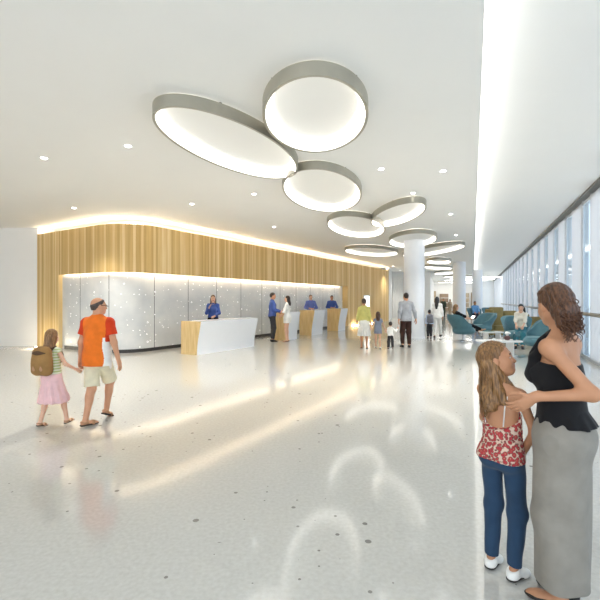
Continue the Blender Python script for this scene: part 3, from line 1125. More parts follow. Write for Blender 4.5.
DOWN = [(44, 158, 'downlight nearest the left white wall, larger one of that side'), (128, 146, 'downlight between the left wall and the front left ring'),
        (74, 208, 'downlight close above the end of the timber fascia'), (192, 204, 'downlight above the rounded corner of the timber fascia'),
        (254, 194, 'downlight between the timber fascia and the second ring'), (274, 227, 'small downlight close above the long timber fascia'),
        (381, 169, 'downlight right of the second ring, left of two alike'), (443, 171, 'bright downlight nearest the ceiling step'),
        (451, 214, 'small downlight midway along the ceiling step'), (456, 235, 'smallest downlight farther along the ceiling step'),
        (413, 193, 'faint downlight beside the ring that tilts up rightward'),
        (400, 270.5, 'small distant downlight added to brighten the fluted white pier'), (393, 266, 'small distant downlight added as extra light beyond the timber fascia')]  # these two are added only to brighten the fluted pier and wall
for px, py, lab in DOWN:
    d = F * (CEIL - EYE) / (300 - py)
    p = at(px, d)
    e = empty('downlight', (p.x, p.y, CEIL)); tag(e, lab, 'downlight', 'recessed downlights in the ceiling')
    bm = bmesh.new(); add_lathe(bm, [(.050, -.004), (.068, -.005), (.072, 0), (.05, 0)], 24); obj_bm('trim_ring', bm, MT['whitegloss'], e, True, 40)
    bm = bmesh.new(); add_lathe(bm, [(.001, -.016), (.035, -.013), (.05, -.006)], 24, cap=False); obj_bm('lens', bm, MT['lens'], e)
    ld = bpy.data.lights.new('downlight_lamp', 'SPOT'); ld.energy = 170; ld.spot_size = math.radians(100); ld.spot_blend = .8; ld.color = (1, .95, .87); ld.shadow_soft_size = .06
    lo = bpy.data.objects.new('downlight_lamp', ld); lo.location = (0, 0, -.06); link(lo, e)

for i, (x, y) in enumerate(((20.0, 47.5), (20.6, 51.0), (22.0, 57.5), (20.5, 43.6))):
    e = empty('linear_light', (x, y, CEIL - .07)); tag(e, ['long ceiling light panel far down the hall, nearest of the far row', 'long ceiling light panel far down the hall, next to nearest of the far row', 'long ceiling light panel right before the far end wall', 'long ceiling light panel before the far row, beside the ceiling step'][i], 'ceiling light', 'far linear lights')
    bm = bmesh.new(); add_box(bm, (0, 0, .02), (5.2, .6, .06), bev=.01); obj_bm('housing', bm, MT['whitegloss'], e)
    bm = bmesh.new(); add_box(bm, (0, 0, -.014), (5.0, .45, .01)); obj_bm('diffuser', bm, MT['ledfar'], e)

# small uplight at the end of the timber wall
p = gp(39, 348.5)
e = empty('floor_uplight', (p.x + .0, p.y - .1, 0)); tag(e, 'small glowing floor uplight at the left end of the timber wall', 'uplight')
bm = bmesh.new(); add_lathe(bm, [(.09, 0), (.09, .05), (.075, .06)], 20); obj_bm('housing', bm, MT['steel'], e, True, 40)
bm = bmesh.new(); add_lathe(bm, [(.07, .061), (.055, .068), (.01, .07)], 20); obj_bm('lens', bm, MT['lens'], e, True)
ld = bpy.data.lights.new('uplight_lamp', 'POINT'); ld.energy = 12; ld.color = (1, .87, .65); ld.shadow_soft_size = .06
lo = bpy.data.objects.new('uplight_lamp', ld); lo.location = (-.05, -.05, .16); link(lo, e)

# ------------------------------------------------------------------ reception desks
def desk(px, py, L, Hd, lab, depth=.62, over=.16):
    p = gp(px, py)
    e = empty('reception_desk', p, math.atan2(DV.y, DV.x)); tag(e, lab, 'desk', 'white and wood reception desks')
    # local: x along the desk front, y towards the wall; profile leans out towards the top and back in at the foot
    def prof(y_extra=0.):
        pts = []
        for i in range(13):
            t = i / 12
            z = Hd * t
            y = -over * (math.sin(t * math.pi * .5) ** 1.3) + .05 * math.sin(t * math.pi)
            pts.append((y, z))
        return pts
    def wallp(x0, x1, pr, th, m, name, closed_back=False):
        bm = bmesh.new()
        outer = pr; inner = [(y + th, z) for y, z in pr]
        loop = outer + inner[::-1]
        A = [bm.verts.new((x0, y, z)) for y, z in loop]; B = [bm.verts.new((x1, y, z)) for y, z in loop]
        n = len(loop)
        for i in range(n): bm.faces.new((A[i], A[(i + 1) % n], B[(i + 1) % n], B[i]))
        bm.faces.new(A[::-1]); bm.faces.new(B)
        return obj_bm(name, bm, m, e, True, 35)
    pr = prof()
    wallp(.03, L, pr, .06, MT['whitegloss'], 'front_panel')
    full = pr + [(depth, Hd), (depth, 0)]
    for nm, x0, x1 in (('end_panel', 0, .03), ('end_panel', L - .0, L + .03)):
        bm = bmesh.new()
        A = [bm.verts.new((x0, y, z)) for y, z in full]; B = [bm.verts.new((x1, y, z)) for y, z in full]
        n = len(full)
        for i in range(n): bm.faces.new((A[i], A[(i + 1) % n], B[(i + 1) % n], B[i]))
        bm.faces.new(A[::-1]); bm.faces.new(B)
        obj_bm(nm, bm, MT['wood'] if x0 == 0 else MT['whitegloss'], e)
    bm = bmesh.new(); add_box(bm, (L / 2, (depth - over + .06) / 2 + .0, Hd - .02), (L - .04, depth + over - .1, .036), bev=.006); obj_bm('countertop', bm, MT['whitegloss'], e)
    bm = bmesh.new(); add_box(bm, (L / 2, depth * .5 + .05, Hd * .72), (L - .08, depth - .14, .03)); obj_bm('shelf', bm, MT['wood'], e)
    return e


desk(196.3, 355.3, 2.72, .98, 'long white reception desk nearest the viewer with a wood end')
desk(285.6, 340.6, .82, 1.12, 'white and wood reception desk half hidden behind the standing couple')
desk(311.3, 335.6, 1.05, 1.14, 'white and wood reception desk third from the front')
desk(338, 331.2, .85, 1.16, 'white and wood reception desk farthest from the viewer')

# white framed screen on the far timber pier
r = (366 - 300) / F
u = (8.837 + r * 5.284) / (.513 - r * .858)
c = W(u, 10.3)
e = empty('wall_screen', c, math.atan2(DV.y, DV.x)); tag(e, 'white framed screen mounted on the far timber pier', 'screen')
bm = bmesh.new(); add_box(bm, (0, -.04, 1.45), (.95, .07, .95), bev=.01); obj_bm('screen_frame', bm, MT['whitegloss'], e)
bm = bmesh.new(); add_box(bm, (0, -.078, 1.45), (.83, .006, .83)); obj_bm('screen_face', bm, MT['screen'], e)
# ------------------------------------------------------------------ people: materials
def skinm(name, c):
    return mat(name, rgb(*c), .5, var=.035, vscale=14, bump=.05, bscale=90, spec=.35)


SK1 = skinm('skin_tan', (205, 150, 116)); SK2 = skinm('skin_light', (222, 176, 148)); SK3 = skinm('skin_warm', (188, 136, 102))


def hairm(name, c, c2=None):
    m, nt, N, L, P = new_mat(name)
    tc = N.new('ShaderNodeTexCoord'); mp = N.new('ShaderNodeMapping'); mp.inputs['Scale'].default_value = (70, 70, 7)
    L.new(tc.outputs['Object'], mp.inputs[0])
    nz = N.new('ShaderNodeTexNoise'); nz.inputs['Scale'].default_value = 1.6; nz.inputs['Detail'].default_value = 4; nz.inputs['Distortion'].default_value = .6
    L.new(mp.outputs[0], nz.inputs['Vector'])
    rp = N.new('ShaderNodeValToRGB')
    a = rgb(*c); b = rgb(*(c2 or tuple(min(255, x * 1.5) for x in c)))
    rp.color_ramp.elements[0].color = (*a, 1); rp.color_ramp.elements[0].position = .35
    rp.color_ramp.elements[1].color = (*b, 1); rp.color_ramp.elements[1].position = .68
    L.new(nz.outputs['Fac'], rp.inputs[0]); L.new(rp.outputs[0], P.inputs['Base Color'])
    bp = N.new('ShaderNodeBump'); bp.inputs['Strength'].default_value = .5; bp.inputs['Distance'].default_value = .006
    L.new(nz.outputs['Fac'], bp.inputs['Height']); L.new(bp.outputs[0], P.inputs['Normal'])
    P.inputs['Roughness'].default_value = .42
    return m


HB = hairm('hair_brown', (52, 33, 22), (112, 72, 45)); HD = hairm('hair_dark', (30, 22, 18), (66, 50, 40)); HBL = hairm('hair_light_brown', (96, 66, 38), (164, 122, 76))
HG = hairm('hair_cropped_dark', (60, 50, 44)); HBK = hairm('hair_black', (18, 16, 16), (44, 40, 38))


def floral():
    m, nt, N, L, P = new_mat('floral_cotton')
    tc = N.new('ShaderNodeTexCoord')
    nz = N.new('ShaderNodeTexNoise'); nz.inputs['Scale'].default_value = 30
    L.new(tc.outputs['Object'], nz.inputs['Vector'])
    ad = N.new('ShaderNodeMix'); ad.data_type = 'VECTOR'; ad.inputs['Factor'].default_value = .02
    L.new(tc.outputs['Object'], ad.inputs[4]); L.new(nz.outputs['Color'], ad.inputs[5])
    v = N.new('ShaderNodeTexVoronoi'); v.inputs['Scale'].default_value = 52; L.new(ad.outputs[1], v.inputs['Vector'])
    rp = N.new('ShaderNodeValToRGB'); e = rp.color_ramp.elements
    e[0].color = (*rgb(210, 160, 120), 1); e[0].position = .10
    e[1].color = (*rgb(214, 186, 166), 1); e[1].position = .74
    for p, c in ((.16, (160, 36, 44)), (.42, (190, 66, 70)), (.54, (84, 50, 48)), (.64, (206, 172, 152))):
        x = e.new(p); x.color = (*rgb(*c), 1)
    L.new(v.outputs['Distance'], rp.inputs[0]); L.new(rp.outputs[0], P.inputs['Base Color'])
    P.inputs['Roughness'].default_value = .85
    return m


def stripes():
    m, nt, N, L, P = new_mat('striped_cotton')
    tc = N.new('ShaderNodeTexCoord'); w = N.new('ShaderNodeTexWave'); w.inputs['Scale'].default_value = 9; w.inputs['Distortion'].default_value = .3; w.bands_direction = 'Z'
    L.new(tc.outputs['Object'], w.inputs['Vector'])
    rp = N.new('ShaderNodeValToRGB'); rp.color_ramp.elements[0].color = (*rgb(176, 192, 120), 1); rp.color_ramp.elements[1].color = (*rgb(236, 236, 214), 1)
    L.new(w.outputs['Fac'], rp.inputs[0]); L.new(rp.outputs[0], P.inputs['Base Color']); P.inputs['Roughness'].default_value = .85
    return m


C = lambda n, *c: cloth(n, rgb(*c))
ORANGE, RED, WHITE = C('orange_cotton', 232, 116, 34), C('red_cotton', 206, 62, 26), C('white_cotton', 240, 238, 232)
KHAKI, PINK, BLUE, NAVY = C('cream_cotton', 222, 212, 182), C('pink_cotton', 232, 190, 190), C('blue_cotton', 70, 92, 158), C('navy_cloth', 36, 40, 60)
CHAR, DBROWN, BLACK, GREY = C('charcoal_cloth', 58, 56, 58), C('dark_brown_cloth', 66, 44, 36), C('black_cloth', 20, 19, 21), C('grey_shirt_cloth', 170, 172, 176)
YELLOW, PALEGREY, BLUEGREY, SKY = C('yellow_green_knit', 204, 196, 118), C('pale_skirt_cloth', 222, 220, 214), C('blue_grey_cloth', 132, 138, 152), C('sky_blue_cloth', 112, 164, 212)
GREYSKIRT, DENIM, PALEBLUE, CREAM = C('grey_skirt_cloth', 142, 136, 126), C('denim', 42, 66, 92), C('pale_blue_cloth', 190, 200, 222), C('cream_knit', 232, 226, 210)
TEALC, GREENC, SANDC, LILAC = C('teal_cloth', 58, 120, 132), C('dark_green_cloth', 72, 78, 62), C('sand_cloth', 176, 152, 124), C('periwinkle_cotton', 104, 122, 190)
LEATHER = mat('brown_leather', rgb(74, 50, 36), .5, bump=.2); LBLACK = mat('black_leather', rgb(28, 26, 26), .4, bump=.1); SOLE = mat('sole_rubber', rgb(46, 40, 36), .7)
LTAN = mat('tan_leather', rgb(176, 130, 92), .5, bump=.2); PACK = mat('brown_canvas', rgb(150, 112, 62), .8, bump=.4, bscale=30, var=.12); PACKD = mat('dark_canvas', rgb(84, 58, 36), .8, bump=.4, bscale=30)
PACKG = mat('grey_canvas', rgb(120, 122, 130), .8, bump=.4); MAROON = mat('maroon_leather', rgb(84, 34, 34), .5, bump=.2); SHADES = mat('dark_lens', rgb(22, 20, 20), .15)


def person(loc, face, label, group=None):
    r = person_root(loc, face)
    tag(r, label, 'person', group)
    return r


def ldir(face, v):
    return to_local((0, 0, 0), face, v)


def long_hair(zend=-.2, w=.06, back=-.075, front=False):
    def f(P):
        H = P.Hd; S = P.Sh
        L = [(H(0, -.06, .1), P.C(0, back - .02, .575 + zend * .5), w * S * 1.1, w * S), (P.C(0, back - .02, .575 + zend * .5), P.C(0, back - .035, .575 + zend), w * S, w * .7 * S)]
        for sg in (-1, 1):
            L.append((H(sg * .06, -.03, .1), P.C(sg * .055, back + .01, .5 + zend * .4), .034 * S, .034 * S))
            if front: L.append((H(sg * .07, .0, .09), P.C(sg * .075, .05, .43), .026 * S, .02 * S))
        return L
    return f


def ponytail(P):
    H, S = P.Hd, P.Sh
    return [(H(0, -.1, .15), H(0, -.14, .13), .03 * S, .035 * S), (H(0, -.14, .13), H(0, -.13, .0), .035 * S, .02 * S)]


def bun(P):
    H, S = P.Hd, P.Sh
    return [(H(0, -.10, .17), H(.01, -.12, .165), .042 * S, .04 * S)]


def backpack(name, P, root, face, loc, m, md, label, w=.24, hgt=.34, dep=.13, group=None):
    """a bag worn on the back: own top-level thing set against the wearer's back"""
    back = P.C(0, -P.B['rib'][1] - .012, .30) + P.C.R @ V3(0, -dep * .55, 0)
    e = empty('backpack', Vector(root.matrix_basis @ Vector(back)), root.rotation_euler[2])
    tag(e, label, 'backpack', group)
    h = P.h
    fd = Field()
    s = hgt
    for sg in (-1, 1):
        fd.cap((sg * (w / 2 - .05), 0, -s * .36), (sg * (w / 2 - .065), 0, s * .3), dep / 2 + .004, dep / 2 - .006, k=.05)
    fd.ell((0, -.01, -.02), (w / 2, dep / 2 + .01, s * .46), None, .05)
    fd.ell((0, 0, s * .3), (w * .42, dep * .48, s * .2), None, .04)
    o = field_obj('pack_body', fd, h, m, e)
    fd = Field()
    for sg in (-1, 1): fd.cap((sg * w * .22, -dep * .42, -s * .3), (sg * w * .2, -dep * .42, -.01), dep * .24, dep * .2, k=.04)
    field_obj('pocket', fd, min(h, .008), LTAN if m is PACK else md, e)
    fd = Field()
    fd.ell((0, -dep * .2, s * .27), (w * .46, dep * .45, s * .15), None, .02)
    fd.plane((0, 0, s * .2), (0, .3, -1))
    field_obj('flap', fd, min(h, .008), md, e)
    for sg in (-1, 1):
        bm = bmesh.new()
        q = [Vector(V3(sg * w * .3, dep * .4, s * .36))]
        for t in ((.095, -.02, .53), (.1, .09, .46), (.105, .13, .36), (.115, .08, .24), (.1, -.04, .18)):
            a = P.C(sg * t[0], t[1] * (1.0 if t[1] < .1 else 1.0) + (.018 if t[1] > 0 else 0), t[2])
            q.append(Vector(a) - Vector(back))
        add_tube(bm, q, .013, 8)
        obj_bm('strap', bm, md, e, True)
    return e


# ------------------------------------------------------------------ the father and the girl walking at left
loc = (-2.655, 5.37, 0); face = 8
r = person(loc, face, 'man in an orange polo with red sleeves and cream shorts walking hand in hand')
P = Person(1.645, 'm', 1., 1.04, .007, lean=2, head=(38, 0), pel=(.0, .0, -.015),
           legs=[dict(foot=(-.035, -.19), yaw=34), dict(foot=(.0, .20), yaw=4, pitch=-24, z=.045)],
           arms=[dict(hand=(-.262, .02, .775), palm=(1, -.1, 0), pole=(-.4, -1, 0), curl=.9), dict(hand=(.285, .03, .80), pole=(.5, -1, 0))])
P.body(r, SK1)
P.shirt(r, None, 'polo_shirt', sleeve=.62, hem=-.14, off=.016, loose=.016, mats=[ORANGE, RED, WHITE],
        paint=[(2, lambda p: (p[:, 0] > .105) & (p[:, 0] < .4) & (p[:, 2] < .25) & (p[:, 1] > -.10)), (1, lambda p: (np.abs(p[:, 0]) > .165) & (p[:, 2] > .19))])
P.collar(r, RED)
P.pants(r, KHAKI, 'shorts', .94, .014, .02, .05)
P.shoes(r, LTAN, SOLE, 'sandal')
P.hair(r, HG, front=.02, amp=.0015, nape=.05, thick=-.002, top=.18)
e = Field()
Hd = P.Hd
e = bmesh.new()
for sg in (-1, 1):
    add_tube(e, [Hd(sg * .078, .0, .118), Hd(sg * .076, .06, .118), Hd(sg * .058, .093, .116)], .0035, 6)
    add_lathe(e, [(.001, -.004), (.022, -.003), (.022, .003), (.001, .004)], 16, tuple(Hd(sg * .034, .098, .106)), cap=False)
add_tube(e, [Hd(-.058, .094, .117), Hd(0, .106, .117), Hd(.058, .094, .117)], .004, 6)
obj_bm('sunglasses', e, SHADES, r, True)

gl = (-3.16, 5.22, 0); gf = 12
r = person(gl, gf, 'girl in a pink skirt holding the hand of the man in orange')
hand_w = Vector((-2.885, 5.30, .70))
P = Person(1.23, 'c', 1.2, 1., .007, head=(-12, 4), twist=0,
           legs=[dict(foot=tuple(to_local(gl, gf, (-3.27, 5.16, 0))[:2]), yaw=10, pitch=-10, z=.01), dict(foot=tuple(to_local(gl, gf, (-3.0, 5.28, 0))[:2]), yaw=4, pitch=6)],
           arms=[dict(hand=(-.17, .12, .50)), dict(hand=to_local(gl, gf, hand_w), pole=(.6, -.6, -1), palm=(-1, .1, .2), curl=.8)])
P.legs[0], P.legs[1] = P.legs[0], P.legs[1]
P.body(r, SK2)
P.shirt(r, stripes(), 'striped_top', sleeve=0, hem=.02, off=.01, loose=.006, neckr=.075)
P.skirt(r, PINK, .30, waist=.10, flare=1.75, pleats=11, amp=.014)
P.shoes(r, LTAN, SOLE, 'sandal')
P.hair(r, HBL, extra=long_hair(-.16, .062))
backpack('backpack', P, r, gf, gl, PACK, PACKD, 'brown backpack on the back of the girl in the pink skirt')

# ------------------------------------------------------------------ staff behind the desks
def standing(loc, face, label, Ht, sex, skin, hair, top, bottom, hstyle=None, group=None, h=.009, shoe=None, arms=None, hem=-.05, build=None, head=(0, 0), legs=None, **kw):
    r = person(loc, face, label, group)
    P = Person(Ht, sex, h=h, arms=arms, head=head, legs=legs, **kw)
    P.body(r, skin)
    P.hair(r, hair, extra=hstyle)
    if build: build(P, r)
    else:
        P.shirt(r, top, 'shirt', 1.88, hem, seed=Ht * 30)
        P.pants(r, bottom, seed=Ht * 20)
        P.collar(r, top)
        P.shoes(r, shoe or LBLACK, SOLE)
    return r, P


fold = lambda s: [dict(hand=(-.1 * s, .2, 1.08 * s), palm=(.6, 0, -1), pole=(-1, -.6, -.4)), dict(hand=(.08 * s, .22, 1.1 * s), palm=(-.6, 0, -1), pole=(1, -.6, -.4))]
standing(tuple(W(10.62, 9.85)), 168, 'woman with long brown hair in a blue shirt behind the long desk', 1.77, 'f', SK2, HB, BLUE, BLACK, long_hair(-.16, .05, front=True), hem=.04,
         arms=[dict(hand=(-.05, .24, 1.05), palm=(.6, 0, -1), pole=(-1, -.6, -.4)), dict(hand=(.13, .22, 1.34), palm=(-1, 0, .2), pole=(.35, -.2, -1))])
standing(tuple(W(17.97, 10.12)), 172, 'receptionist in a periwinkle shirt behind the third desk', 1.86, 'm', SK2, HBL, LILAC, BLACK, arms=fold(1.08))
standing(tuple(W(20.35, 10.12)), 172, 'dark haired receptionist in a blue shirt behind the farthest desk', 1.85, 'm', SK1, HD, BLUE, BLACK, arms=fold(1.08))

# ------------------------------------------------------------------ the couple at the second desk
standing((-1.06, 15.75, 0), 78, 'dark haired man in a blue shirt and charcoal trousers facing the woman in white', 1.88, 'm', SK1, HD, BLUE, CHAR,
         arms=[dict(hand=(-.2, .27, 1.12), palm=(1, 0, .3), pole=(-.6, -.8, -.6)), dict(hand=(.2, .30, 1.16), palm=(-1, 0, .3), pole=(.6, -.8, -.6))], head=(8, -4))


def wdress(P, r):
    P.shirt(r, WHITE, 'blouse', 1.3, .06, .011, .004)
    P.skirt(r, WHITE, .72, 'skirt', .12, 1.12, 8, .006)
    P.shoes(r, LTAN, SOLE, 'pump')


standing((-.49, 15.75, 0), 285, 'woman with dark shoulder length hair in a short white dress facing the man', 1.76, 'f', SK2, HD, None, None, long_hair(-.12, .05), build=wdress,
         arms=[dict(hand=(-.16, .27, 1.14), palm=(1, 0, .3), pole=(-.6, -.8, -.6)), dict(hand=(.16, .26, 1.0), palm=(-1, 0, .3), pole=(.6, -.8, -.6))], head=(-8, 4))

# ------------------------------------------------------------------ the family of four walking away
def fam_hand(loc, face, px, d, z):
    return to_local(loc, face, at(px, d, z))


l1 = tuple(gp(364, 348.5)); f1 = 12


def fw(P, r):
    P.shirt(r, YELLOW, 'cardigan', 1.6, -.02, .012, .006)
    P.skirt(r, PALEGREY, .42, 'skirt', .1, 1.42, 12, .016)
    P.shoes(r, LTAN, SOLE, 'pump')


standing(l1, f1, 'woman in a yellow green cardigan and pale skirt walking with the family', 1.65, 'f', SK3, HD, None, None, bun, build=fw, h=.009,
         arms=[dict(hand=(-.235, .05, .83)), dict(hand=fam_hand(l1, f1, 370.8, 13.5, .76))], legs=[dict(foot=(-.08, .05)), dict(foot=(.09, -.05))])
l2 = tuple(gp(378, 348.8)); f2 = 5


def fg(P, r):
    P.shirt(r, BLUEGREY, 'dress_top', .5, .04, .012, .006)
    P.skirt(r, BLUEGREY, .50, 'dress_skirt', .1, 1.3, 9, .010)
    P.shoes(r, WHITE, SOLE)


standing(l2, f2, 'girl with brown hair in a grey blue dress between the woman and the toddler', 1.22, 'c', SK2, HB, None, None, long_hair(-.13, .062), build=fg, hs=1.2, h=.009,
         arms=[dict(hand=fam_hand(l2, f2, 371.6, 13.4, .70), pole=(-.3, -1, -.5), palm=(0, -1, 0)), dict(hand=fam_hand(l2, f2, 385.4, 13.4, .62), pole=(.3, -1, -.5), palm=(0, -1, 0))], legs=[dict(foot=(-.06, .1)), dict(foot=(.06, -.1), pitch=-16, z=.015)])
l3 = tuple(gp(390.5, 348.8)); f3 = 12
standing(l3, f3, 'dark haired toddler in a white shirt and dark trousers beside the man in grey', .89, 'c', SK2, HD, WHITE, CHAR, hs=1.42, h=.0085,
         arms=[dict(hand=fam_hand(l3, f3, 386.8, 13.4, .62), pole=(-.5, -.5, -1), palm=(0, -1, 0)), dict(hand=fam_hand(l3, f3, 397.3, 13.45, .66), pole=(.5, -.5, -1), palm=(0, -1, 0))], legs=[dict(foot=(-.07, -.06)), dict(foot=(.07, .06))])
l4 = tuple(gp(406, 347.3)); f4 = -2
standing(l4, f4, 'dark haired man in a grey shirt and dark brown trousers with the toddler', 1.84, 'm', SK1, HD, GREY, DBROWN, h=.009, hem=-.1,
         arms=[dict(hand=fam_hand(l4, f4, 398.4, 13.7, .78)), dict(hand=fam_hand(l4, f4, 416, 13.9, .92), pole=(1, -.6, 0))], legs=[dict(foot=(-.1, .06)), dict(foot=(.1, -.05))])

# woman and boy beyond the big column
def ww(P, r):
    P.shirt(r, WHITE, 'jacket', 1.85, -.1, .018, .014)
    P.pants(r, WHITE)
    P.shoes(r, LBLACK, SOLE)


standing(tuple(gp(437, 338)), 30, 'black haired woman all in white walking beyond the big column', 1.74, 'f', SK1, HBK, None, None, long_hair(-.26, .066), build=ww, h=.011,
         legs=[dict(foot=(-.08, -.12)), dict(foot=(.09, .26), pitch=12, z=.01)])
bl = tuple(gp(429.5, 338.3)); bf = 6
r, P = standing(bl, bf, 'boy in a pale blue shirt and dark trousers wearing a grey backpack', 1.2, 'c', SK1, HBK, PALEBLUE, CHAR, hs=1.2, h=.010)
backpack('backpack', P, r, bf, bl, PACKG, PACKG, 'grey backpack on the back of the boy beyond the big column')
# far visitors
standing(tuple(at(443.5, 40)), 190, 'distant person in dark green standing far down the hall', 1.75, 'm', SK3, HBK, GREENC, GREENC, h=.014)
standing(tuple(at(450, 40)), 170, 'distant person in sand coloured clothes beside the one in dark green', 1.68, 'f', SK3, HB, SANDC, SANDC, h=.014)
# ------------------------------------------------------------------ lounge furniture
MT['teal'] = mat('teal_upholstery', rgb(78, 118, 128), .8, bump=.25, bscale=120, var=.05, sheen=.15)
MT['tealin'] = mat('teal_cushion', rgb(94, 134, 142), .8, bump=.25, bscale=120, var=.05, sheen=.15)
MT['olive'] = mat('olive_upholstery', rgb(150, 132, 84), .85, bump=.25, bscale=100, var=.06)
MT['tabletop'] = mat('white_tabletop', rgb(240, 240, 238), .25, var=.004)


def make_chair(loc, face, label):
    e = empty('lounge_chair', loc, -math.radians(face)); tag(e, label, 'armchair', 'teal lounge chairs')
    if make_chair.proto is None:
        h = .016
        fd = Field()
        fd.cap((0, .04, .52), (0, -.10, .98), .36, .50, k=.05, sq=((0, 1, 0), .94))
        fd.ell((0, .06, .42), (.40, .42, .16), None, .10)
        fd.cap((0, .10, .64), (0, -.02, 1.10), .315, .43, k=.03, op='s', sq=((0, 1, 0), .94))
        # rim: high at the back, dipping to the seat front, arms in between
        fd.clip(lambda X, Y, Z: (Z - (.66 + .40 / (1 + np.exp((Y + .12) * 9)) + .05 * np.abs(X) - np.clip(Y - .15, 0, 1) * .5)) * .75)
        fd.plane((0, 0, .30), (0, 0, -1))
        V, Q = fd.mesh(h)
        sh = obj_np('shell', V, Q, MT['teal'], e)
        fd = Field()
        fd.cap((-.14, .10, .475), (.14, .10, .475), .24, k=.03, sq=((0, 0, 1), .42))
        fd.cap((-.1, .22, .475), (.1, .22, .475), .20, k=.05, sq=((0, 0, 1), .45))
        V, Q = fd.mesh(h); cu = obj_np('seat_cushion', V, Q, MT['tealin'], e)
        bm = bmesh.new(); add_lathe(bm, [(.07, .30), (.03, .27), (.028, .06), (.05, .04)], 20); st = obj_bm('stem', bm, MT['chrome'], e, True, 40)
        legs = []
        for i in range(4):
            a = math.pi / 4 + i * math.pi / 2
            bm = bmesh.new(); add_tube(bm, [(0, 0, .06), (.18 * math.cos(a), .18 * math.sin(a), .045), (.34 * math.cos(a), .34 * math.sin(a), .016)], .022, 8, r2=.014)
            legs.append(obj_bm('leg', bm, MT['chrome'], e, True))
        make_chair.proto = [sh, cu, st] + legs
    else:
        for o in make_chair.proto:
            c = o.copy(); COL.objects.link(c); c.parent = e
    return e


make_chair.proto = None
c1 = at(462.5, 15.7)
make_chair(tuple(c1), 84, 'teal lounge chair holding the reclining person in black')
c2 = at(482.5, 17.3); make_chair(tuple(c2), 255, 'empty teal lounge chair just behind the reclining person')
c3 = at(489, 29.5); make_chair(tuple(c3), 200, 'distant teal lounge chair by the windows with a maroon bag')
c4 = at(475, 27.5); make_chair(tuple(c4), 185, 'distant teal lounge chair holding the person in light blue')
c5 = at(516.5, 13.9); make_chair(tuple(c5), 205, 'teal lounge chair holding the woman in cream')
c6 = at(541, 11.6); make_chair(tuple(c6), 262, 'teal lounge chair nearest the viewer beside the woman in black')

# olive sofa with stepped high back
so = at(491.5, 18.2)
e = empty('sofa', tuple(so), math.radians(-8)); tag(e, 'olive sofa with a high stepped back behind the lounge chairs', 'sofa')
x = 0
for w, z in ((.60, 1.28), (.56, 1.12), (.54, .98), (.54, .86)):
    bm = bmesh.new(); add_box(bm, (x + w / 2, .36, z / 2 + .05), (w - .015, .24, z - .1), bev=.06); obj_bm('back_section', bm, MT['olive'], e, True, 40)
    bm = bmesh.new(); add_box(bm, (x + w / 2, -.08, .38), (w - .012, .66, .2), bev=.05); obj_bm('seat_cushion', bm, MT['olive'], e, True, 40)
    x += w
bm = bmesh.new(); add_box(bm, (x / 2, .04, .17), (x - .04, .8, .22), bev=.02); obj_bm('base', bm, MT['olive'], e)
bm = bmesh.new(); add_box(bm, (-.08, .04, .62), (.16, .86, 1.14), bev=.06); obj_bm('side_wing', bm, MT['olive'], e, True, 40)
for fx, fy in ((0, -.3), (0, .38), (x - .1, -.3), (x - .1, .38)):
    bm = bmesh.new(); add_lathe(bm, [(.02, 0), (.026, .08)], 12, (fx + .04, fy, 0)); obj_bm('foot', bm, MT['dark'], e, True, 40)


def table(loc, rz, w, d, z, label):
    e = empty('coffee_table', loc, rz); tag(e, label, 'table', 'white coffee tables')
    def rr(w, d, r, n=8):
        out = []
        for cx, cy, a0 in ((w / 2 - r, d / 2 - r, 0), (-w / 2 + r, d / 2 - r, 90), (-w / 2 + r, -d / 2 + r, 180), (w / 2 - r, -d / 2 + r, 270)):
            for i in range(n + 1):
                a = math.radians(a0 + 90 * i / n); out.append((cx + r * math.cos(a), cy + r * math.sin(a)))
        return out
    bm = bmesh.new(); add_prism(bm, rr(w, d, min(w, d) * .28), z - .035, z); obj_bm('tabletop', bm, MT['tabletop'], e, True, 40)
    bm = bmesh.new(); add_prism(bm, rr(w * .8, d * .75, min(w, d) * .2), .0, .025); obj_bm('base', bm, MT['tabletop'], e, True, 40)
    for sx in (-1, 1):
        bm = bmesh.new(); add_box(bm, (sx * w * .28, 0, z / 2), (.04, d * .5, z - .05), bev=.008); obj_bm('leg', bm, MT['tabletop'], e)
    return e


t1 = at(492, 14.9); table((t1.x, t1.y, 0), .1, .84, .6, .45, 'white coffee table in front of the reclining person')
t2 = at(499, 11.7); table((t2.x, t2.y, 0), .12, 1.2, .66, .45, 'white coffee table nearest the viewer carrying a flower pot')

# things on the near table
MT['potm'] = mat('patterned_pot', rgb(92, 62, 60), .4, var=.3, vscale=40); MT['petal'] = mat('white_petal', rgb(240, 236, 232), .7, bump=.5, bscale=60)
MT['cup'] = mat('white_china', rgb(242, 242, 240), .2, var=.004); MT['bott'] = mat('teal_bottle', rgb(34, 84, 92), .15); MT['book'] = mat('magazine_cover', rgb(120, 150, 140), .4, var=.25, vscale=14)
p = at(507.3, 11.75, .45)
e = empty('flower_pot', tuple(p)); tag(e, 'dark patterned flower pot with a white bloom on the near table', 'flower pot')
bm = bmesh.new(); add_lathe(bm, [(.05, 0), (.075, .03), (.085, .08), (.07, .12), (.06, .125), (.055, .10)], 24); obj_bm('pot', bm, MT['potm'], e, True, 50)
fd = Field()
rg = random.Random(4)
for i in range(16):
    a = rg.random() * 6.28; q = rg.random() ** .5 * .06
    fd.ell((q * math.cos(a), q * math.sin(a), .18 + .035 * math.cos(q / .06 * 1.5) + .01 * rg.random()), (.032, .032, .026), None, .008)
fd.cap((0, 0, .1), (0, 0, .18), .025, .04, k=.01)
field_obj('bloom', fd, .007, MT['petal'], e)
